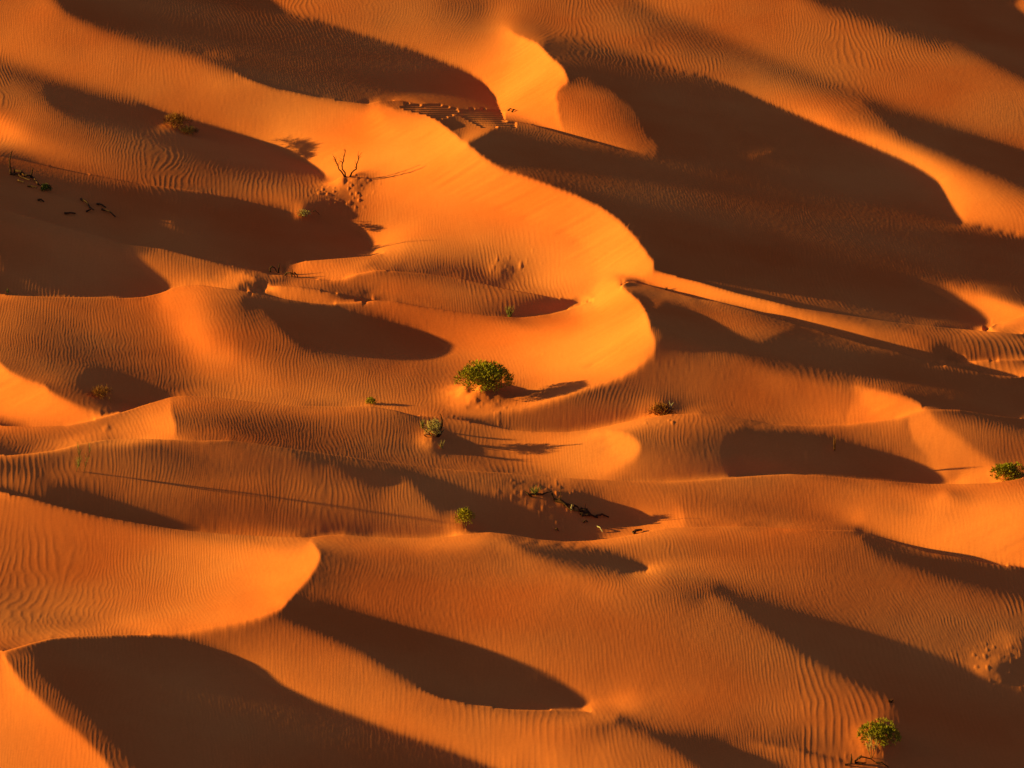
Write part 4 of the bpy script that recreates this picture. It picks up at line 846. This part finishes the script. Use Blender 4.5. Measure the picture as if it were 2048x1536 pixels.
tuft('grass_tuft', 'wispy rust coloured stalks standing out of a shadow at the right', 'grass', 1669, 901, 9, 36, RUST, 40, .008, group='grass tufts', spread=.35)
def broom(label, px, py, stalks, mat):
    c = at(px, py); s = mpp(c); t = thing('broom_grass', label, 'grass', c)
    for poly in stalks:
        w = Geo(); P = fine(stick_pts(c, px, py, s, poly, random.uniform(-.03, .03)), 3, .006); P[0] = P[0] - Vector((0, 0, .05)); w.tube(P, .009, .003)
        w.build('stem', BARK, t); g = Geo()
        for k in range(44):
            a = random.choice(P[2:]); d = Vector((random.gauss(0, .22), random.gauss(0, .22), 1)); g.blade(a, d, random.uniform(.12, .36), .007)
        g.build('blades', mat, t)
    return t
broom('tall wispy grass with two brushy stalks and a very long thin shadow', 168, 943, ([(168, 943), (172, 930), (178, 916), (181, 902)], [(160, 938), (160, 922), (158, 908), (157, 893)], [(152, 940), (157, 934), (159, 931)]), GRASS)
broom('pale forked sprig below the round lower right bush', 1743, 1516, ([(1743, 1516), (1738, 1506), (1734, 1497)], [(1744, 1516), (1749, 1506), (1752, 1494)], [(1743, 1514), (1743, 1500), (1741, 1486)]), STRAW)
# dead wood
deadwood('dead_tree', 'leafless dead tree with three crooked trunks on a littered mound', 'tree', 695, 354,
         stand=([(691, 354), (684, 344), (678, 338), (675, 328), (671, 319), (668, 311)], [(692, 353), (690, 346), (685, 341), (684, 331), (687, 325), (689, 313), (691, 305)],
                [(699, 354), (704, 345), (708, 340), (713, 336), (714, 326), (718, 315), (717, 306)]), r=.032, twigs=9, part='trunk')
deadwood('dead_bush', 'black bent dead wood with one tall upright branch at the left edge', 'dead wood', 22, 349,
         stand=([(21, 349), (22, 338), (20, 328), (21, 318), (26, 303)], [(60, 358), (62, 350), (66, 337)], [(28, 350), (29, 344), (28, 337)], [(40, 352), (42, 344), (47, 344), (50, 352)]),
         lie=([(28, 342), (42, 347), (50, 353), (58, 355), (65, 355), (70, 364), (78, 372), (86, 376)], [(20, 349), (36, 352), (46, 357), (60, 364)], [(36, 362), (48, 368)], [(56, 373), (74, 378)]), r=.045, twigs=1)
deadwood('arched_branch', 'black hooped branch with an upright stump behind a dark ridge', 'dead wood', 548, 545,
         stand=([(539, 546), (541, 537), (545, 534), (549, 537), (554, 546)], [(556, 547), (558, 537), (560, 528)]), r=.035)
deadwood('arched_branch', 'black hooped branch outlined against bright sand', 'dead wood', 582, 553,
         stand=([(568, 550), (574, 545), (581, 543), (587, 545), (594, 555)], [(583, 554), (584, 546), (585, 539)], [(588, 545), (593, 548), (597, 555)]), r=.032)
deadwood('arched_branch', 'thin arched twig beside the yellow brown clump', 'dead wood', 633, 430, stand=([(626, 424), (630, 421), (634, 424), (639, 430)],), r=.018)
deadwood('fallen_branch', 'long black branch propped above the sand with one end bent down', 'dead wood', 1080, 994,
         stand=([(1061, 996), (1062, 988), (1072, 990), (1085, 990), (1095, 988), (1103, 986)], [(1104, 986), (1107, 994), (1107, 1003)], [(1064, 992), (1056, 988), (1050, 984)]), r=.036)
deadwood('upright_stick', 'thin straight stick standing upright behind the black dead wood', 'stick', 1121, 1003, stand=([(1121, 1003), (1121, 990), (1121.5, 975)],), r=.018)
deadwood('wood_pile', 'heap of black broken branches trailing down to the right', 'dead wood', 1150, 1018,
         stand=([(1145, 1014), (1148, 1009), (1155, 1013), (1163, 1022)], [(1160, 1026), (1170, 1018), (1176, 1020)], [(1166, 1030), (1172, 1022), (1182, 1026)]),
         lie=([(1108, 1000), (1120, 1004), (1135, 1010)], [(1128, 1010), (1140, 1014), (1148, 1020)], [(1158, 1022), (1170, 1028), (1190, 1036)], [(1160, 1028), (1176, 1032), (1192, 1036)], [(1162, 1018), (1176, 1028), (1186, 1034)],
              [(1192, 1034), (1204, 1033), (1218, 1036)], [(1110, 1003), (1126, 1010), (1140, 1020), (1156, 1026)], [(1164, 1032), (1180, 1034), (1196, 1037)]), r=.042, twigs=2)
deadwood('stump', 'short pale stump among the black broken branches', 'stump', 1143, 1019, stand=([(1143, 1019), (1143, 1014), (1144, 1009)],), r=.04, mat=GREY)
deadwood('pale_stick', 'bleached stick lying at the bottom of a shaded slope', 'stick', 1200, 1060, lie=([(1195, 1053), (1200, 1059), (1205, 1065)],), r=.02, mat=GREY)
deadwood('log', 'short dark log lying on the crest below the heap of branches', 'log', 1276, 1066, lie=([(1266, 1068), (1272, 1066), (1284, 1062)],), r=.06)
deadwood('fallen_branch', 'curved black branch lying at the bottom edge below the round bush', 'dead wood', 1720, 1528,
         stand=([(1712, 1530), (1711, 1523), (1718, 1516), (1730, 1517), (1742, 1522), (1752, 1529)], [(1718, 1517), (1720, 1511), (1722, 1507)], [(1702, 1524), (1703, 1516), (1703, 1510)]),
         lie=([(1712, 1526), (1722, 1530), (1732, 1527)], [(1690, 1530), (1704, 1532)], [(1752, 1527), (1764, 1530), (1778, 1536)]), r=.03)
for (poly, lab) in (([(162, 399), (172, 408), (180, 416), (188, 424)], 'thick black stick lying in shade, widest of the scattered ones'), ([(129, 428), (140, 430), (151, 428)], 'flat black stick lying in shade left of the thickest one'),
                    ([(194, 409), (202, 413), (212, 416)], 'short black stick in shade right of the thickest one'), ([(204, 420), (218, 427), (231, 435)], 'long thin black stick lying in shade furthest to the right'),
                    ([(77, 401), (82, 403), (88, 405)], 'small black stick lying alone in shade below the dull green bush'), ([(172, 425), (182, 423)], 'stubby black stick lying across the end of the thickest one')):
    deadwood('fallen_stick', lab, 'stick', poly[0][0], poly[0][1], lie=(poly,), r=.045, group='sticks scattered in the shade at the left')
deadwood('fallen_stick', 'pair of tiny dark twigs on the bright slip face at the top', 'stick', 1020, 222, lie=([(1016, 222), (1020, 221), (1023, 219)], [(1024, 225), (1027, 223), (1031, 221)]), r=.035)
deadwood('fallen_stick', 'dark curled twig alone on the shaded hollow floor', 'stick', 1170, 1045, lie=([(1167, 1046), (1171, 1044), (1176, 1045)],), r=.03)
deadwood('fallen_stick', 'small dark stub low on the shaded hollow floor', 'stick', 1114, 1061, lie=([(1112, 1060), (1114, 1061), (1117, 1063)],), r=.035)


# ------------------------------------------------------------------ light, sky, camera
world = bpy.data.worlds.new('World'); scene.world = world; world.use_nodes = True
wn = world.node_tree.nodes; sky = wn.new('ShaderNodeTexSky'); sky.sky_type = 'NISHITA'; sky.sun_disc = False
sky.sun_elevation = math.radians(SUN_EL); sky.sun_rotation = math.radians(SKY_ROT)
sky.air_density = AIR; sky.dust_density = DUST; sky.ozone_density = OZONE
world.node_tree.links.new(sky.outputs['Color'], wn['Background'].inputs['Color'])
wn['Background'].inputs['Strength'].default_value = SKY
sl = bpy.data.lights.new('sun', 'SUN'); sl.energy = SUN; sl.angle = math.radians(.53); sl.color = SUN_COL
so = bpy.data.objects.new('sun', sl); COL.objects.link(so)
dirv = Vector((LX * math.cos(sa), LY * math.cos(sa), -math.sin(sa)))
so.rotation_euler = dirv.to_track_quat('-Z', 'Y').to_euler(); so.location = (-60, 160, 40)
cam = bpy.data.cameras.new('camera'); cam.sensor_width = 36; cam.lens = 18 / math.tan(math.radians(HFOV / 2)); cam.clip_end = 3000; cam.clip_start = .5
cob = bpy.data.objects.new('camera', cam); COL.objects.link(cob); cob.location = (0, 0, CZ); cob.rotation_euler = (math.radians(90 - PITCH), 0, 0)
scene.camera = cob
vs = scene.view_settings; vs.view_transform = 'Standard'; vs.look = 'None'; vs.exposure = EXPOSURE; vs.gamma = 1
scene.cycles.max_bounces = 6; scene.cycles.diffuse_bounces = 3
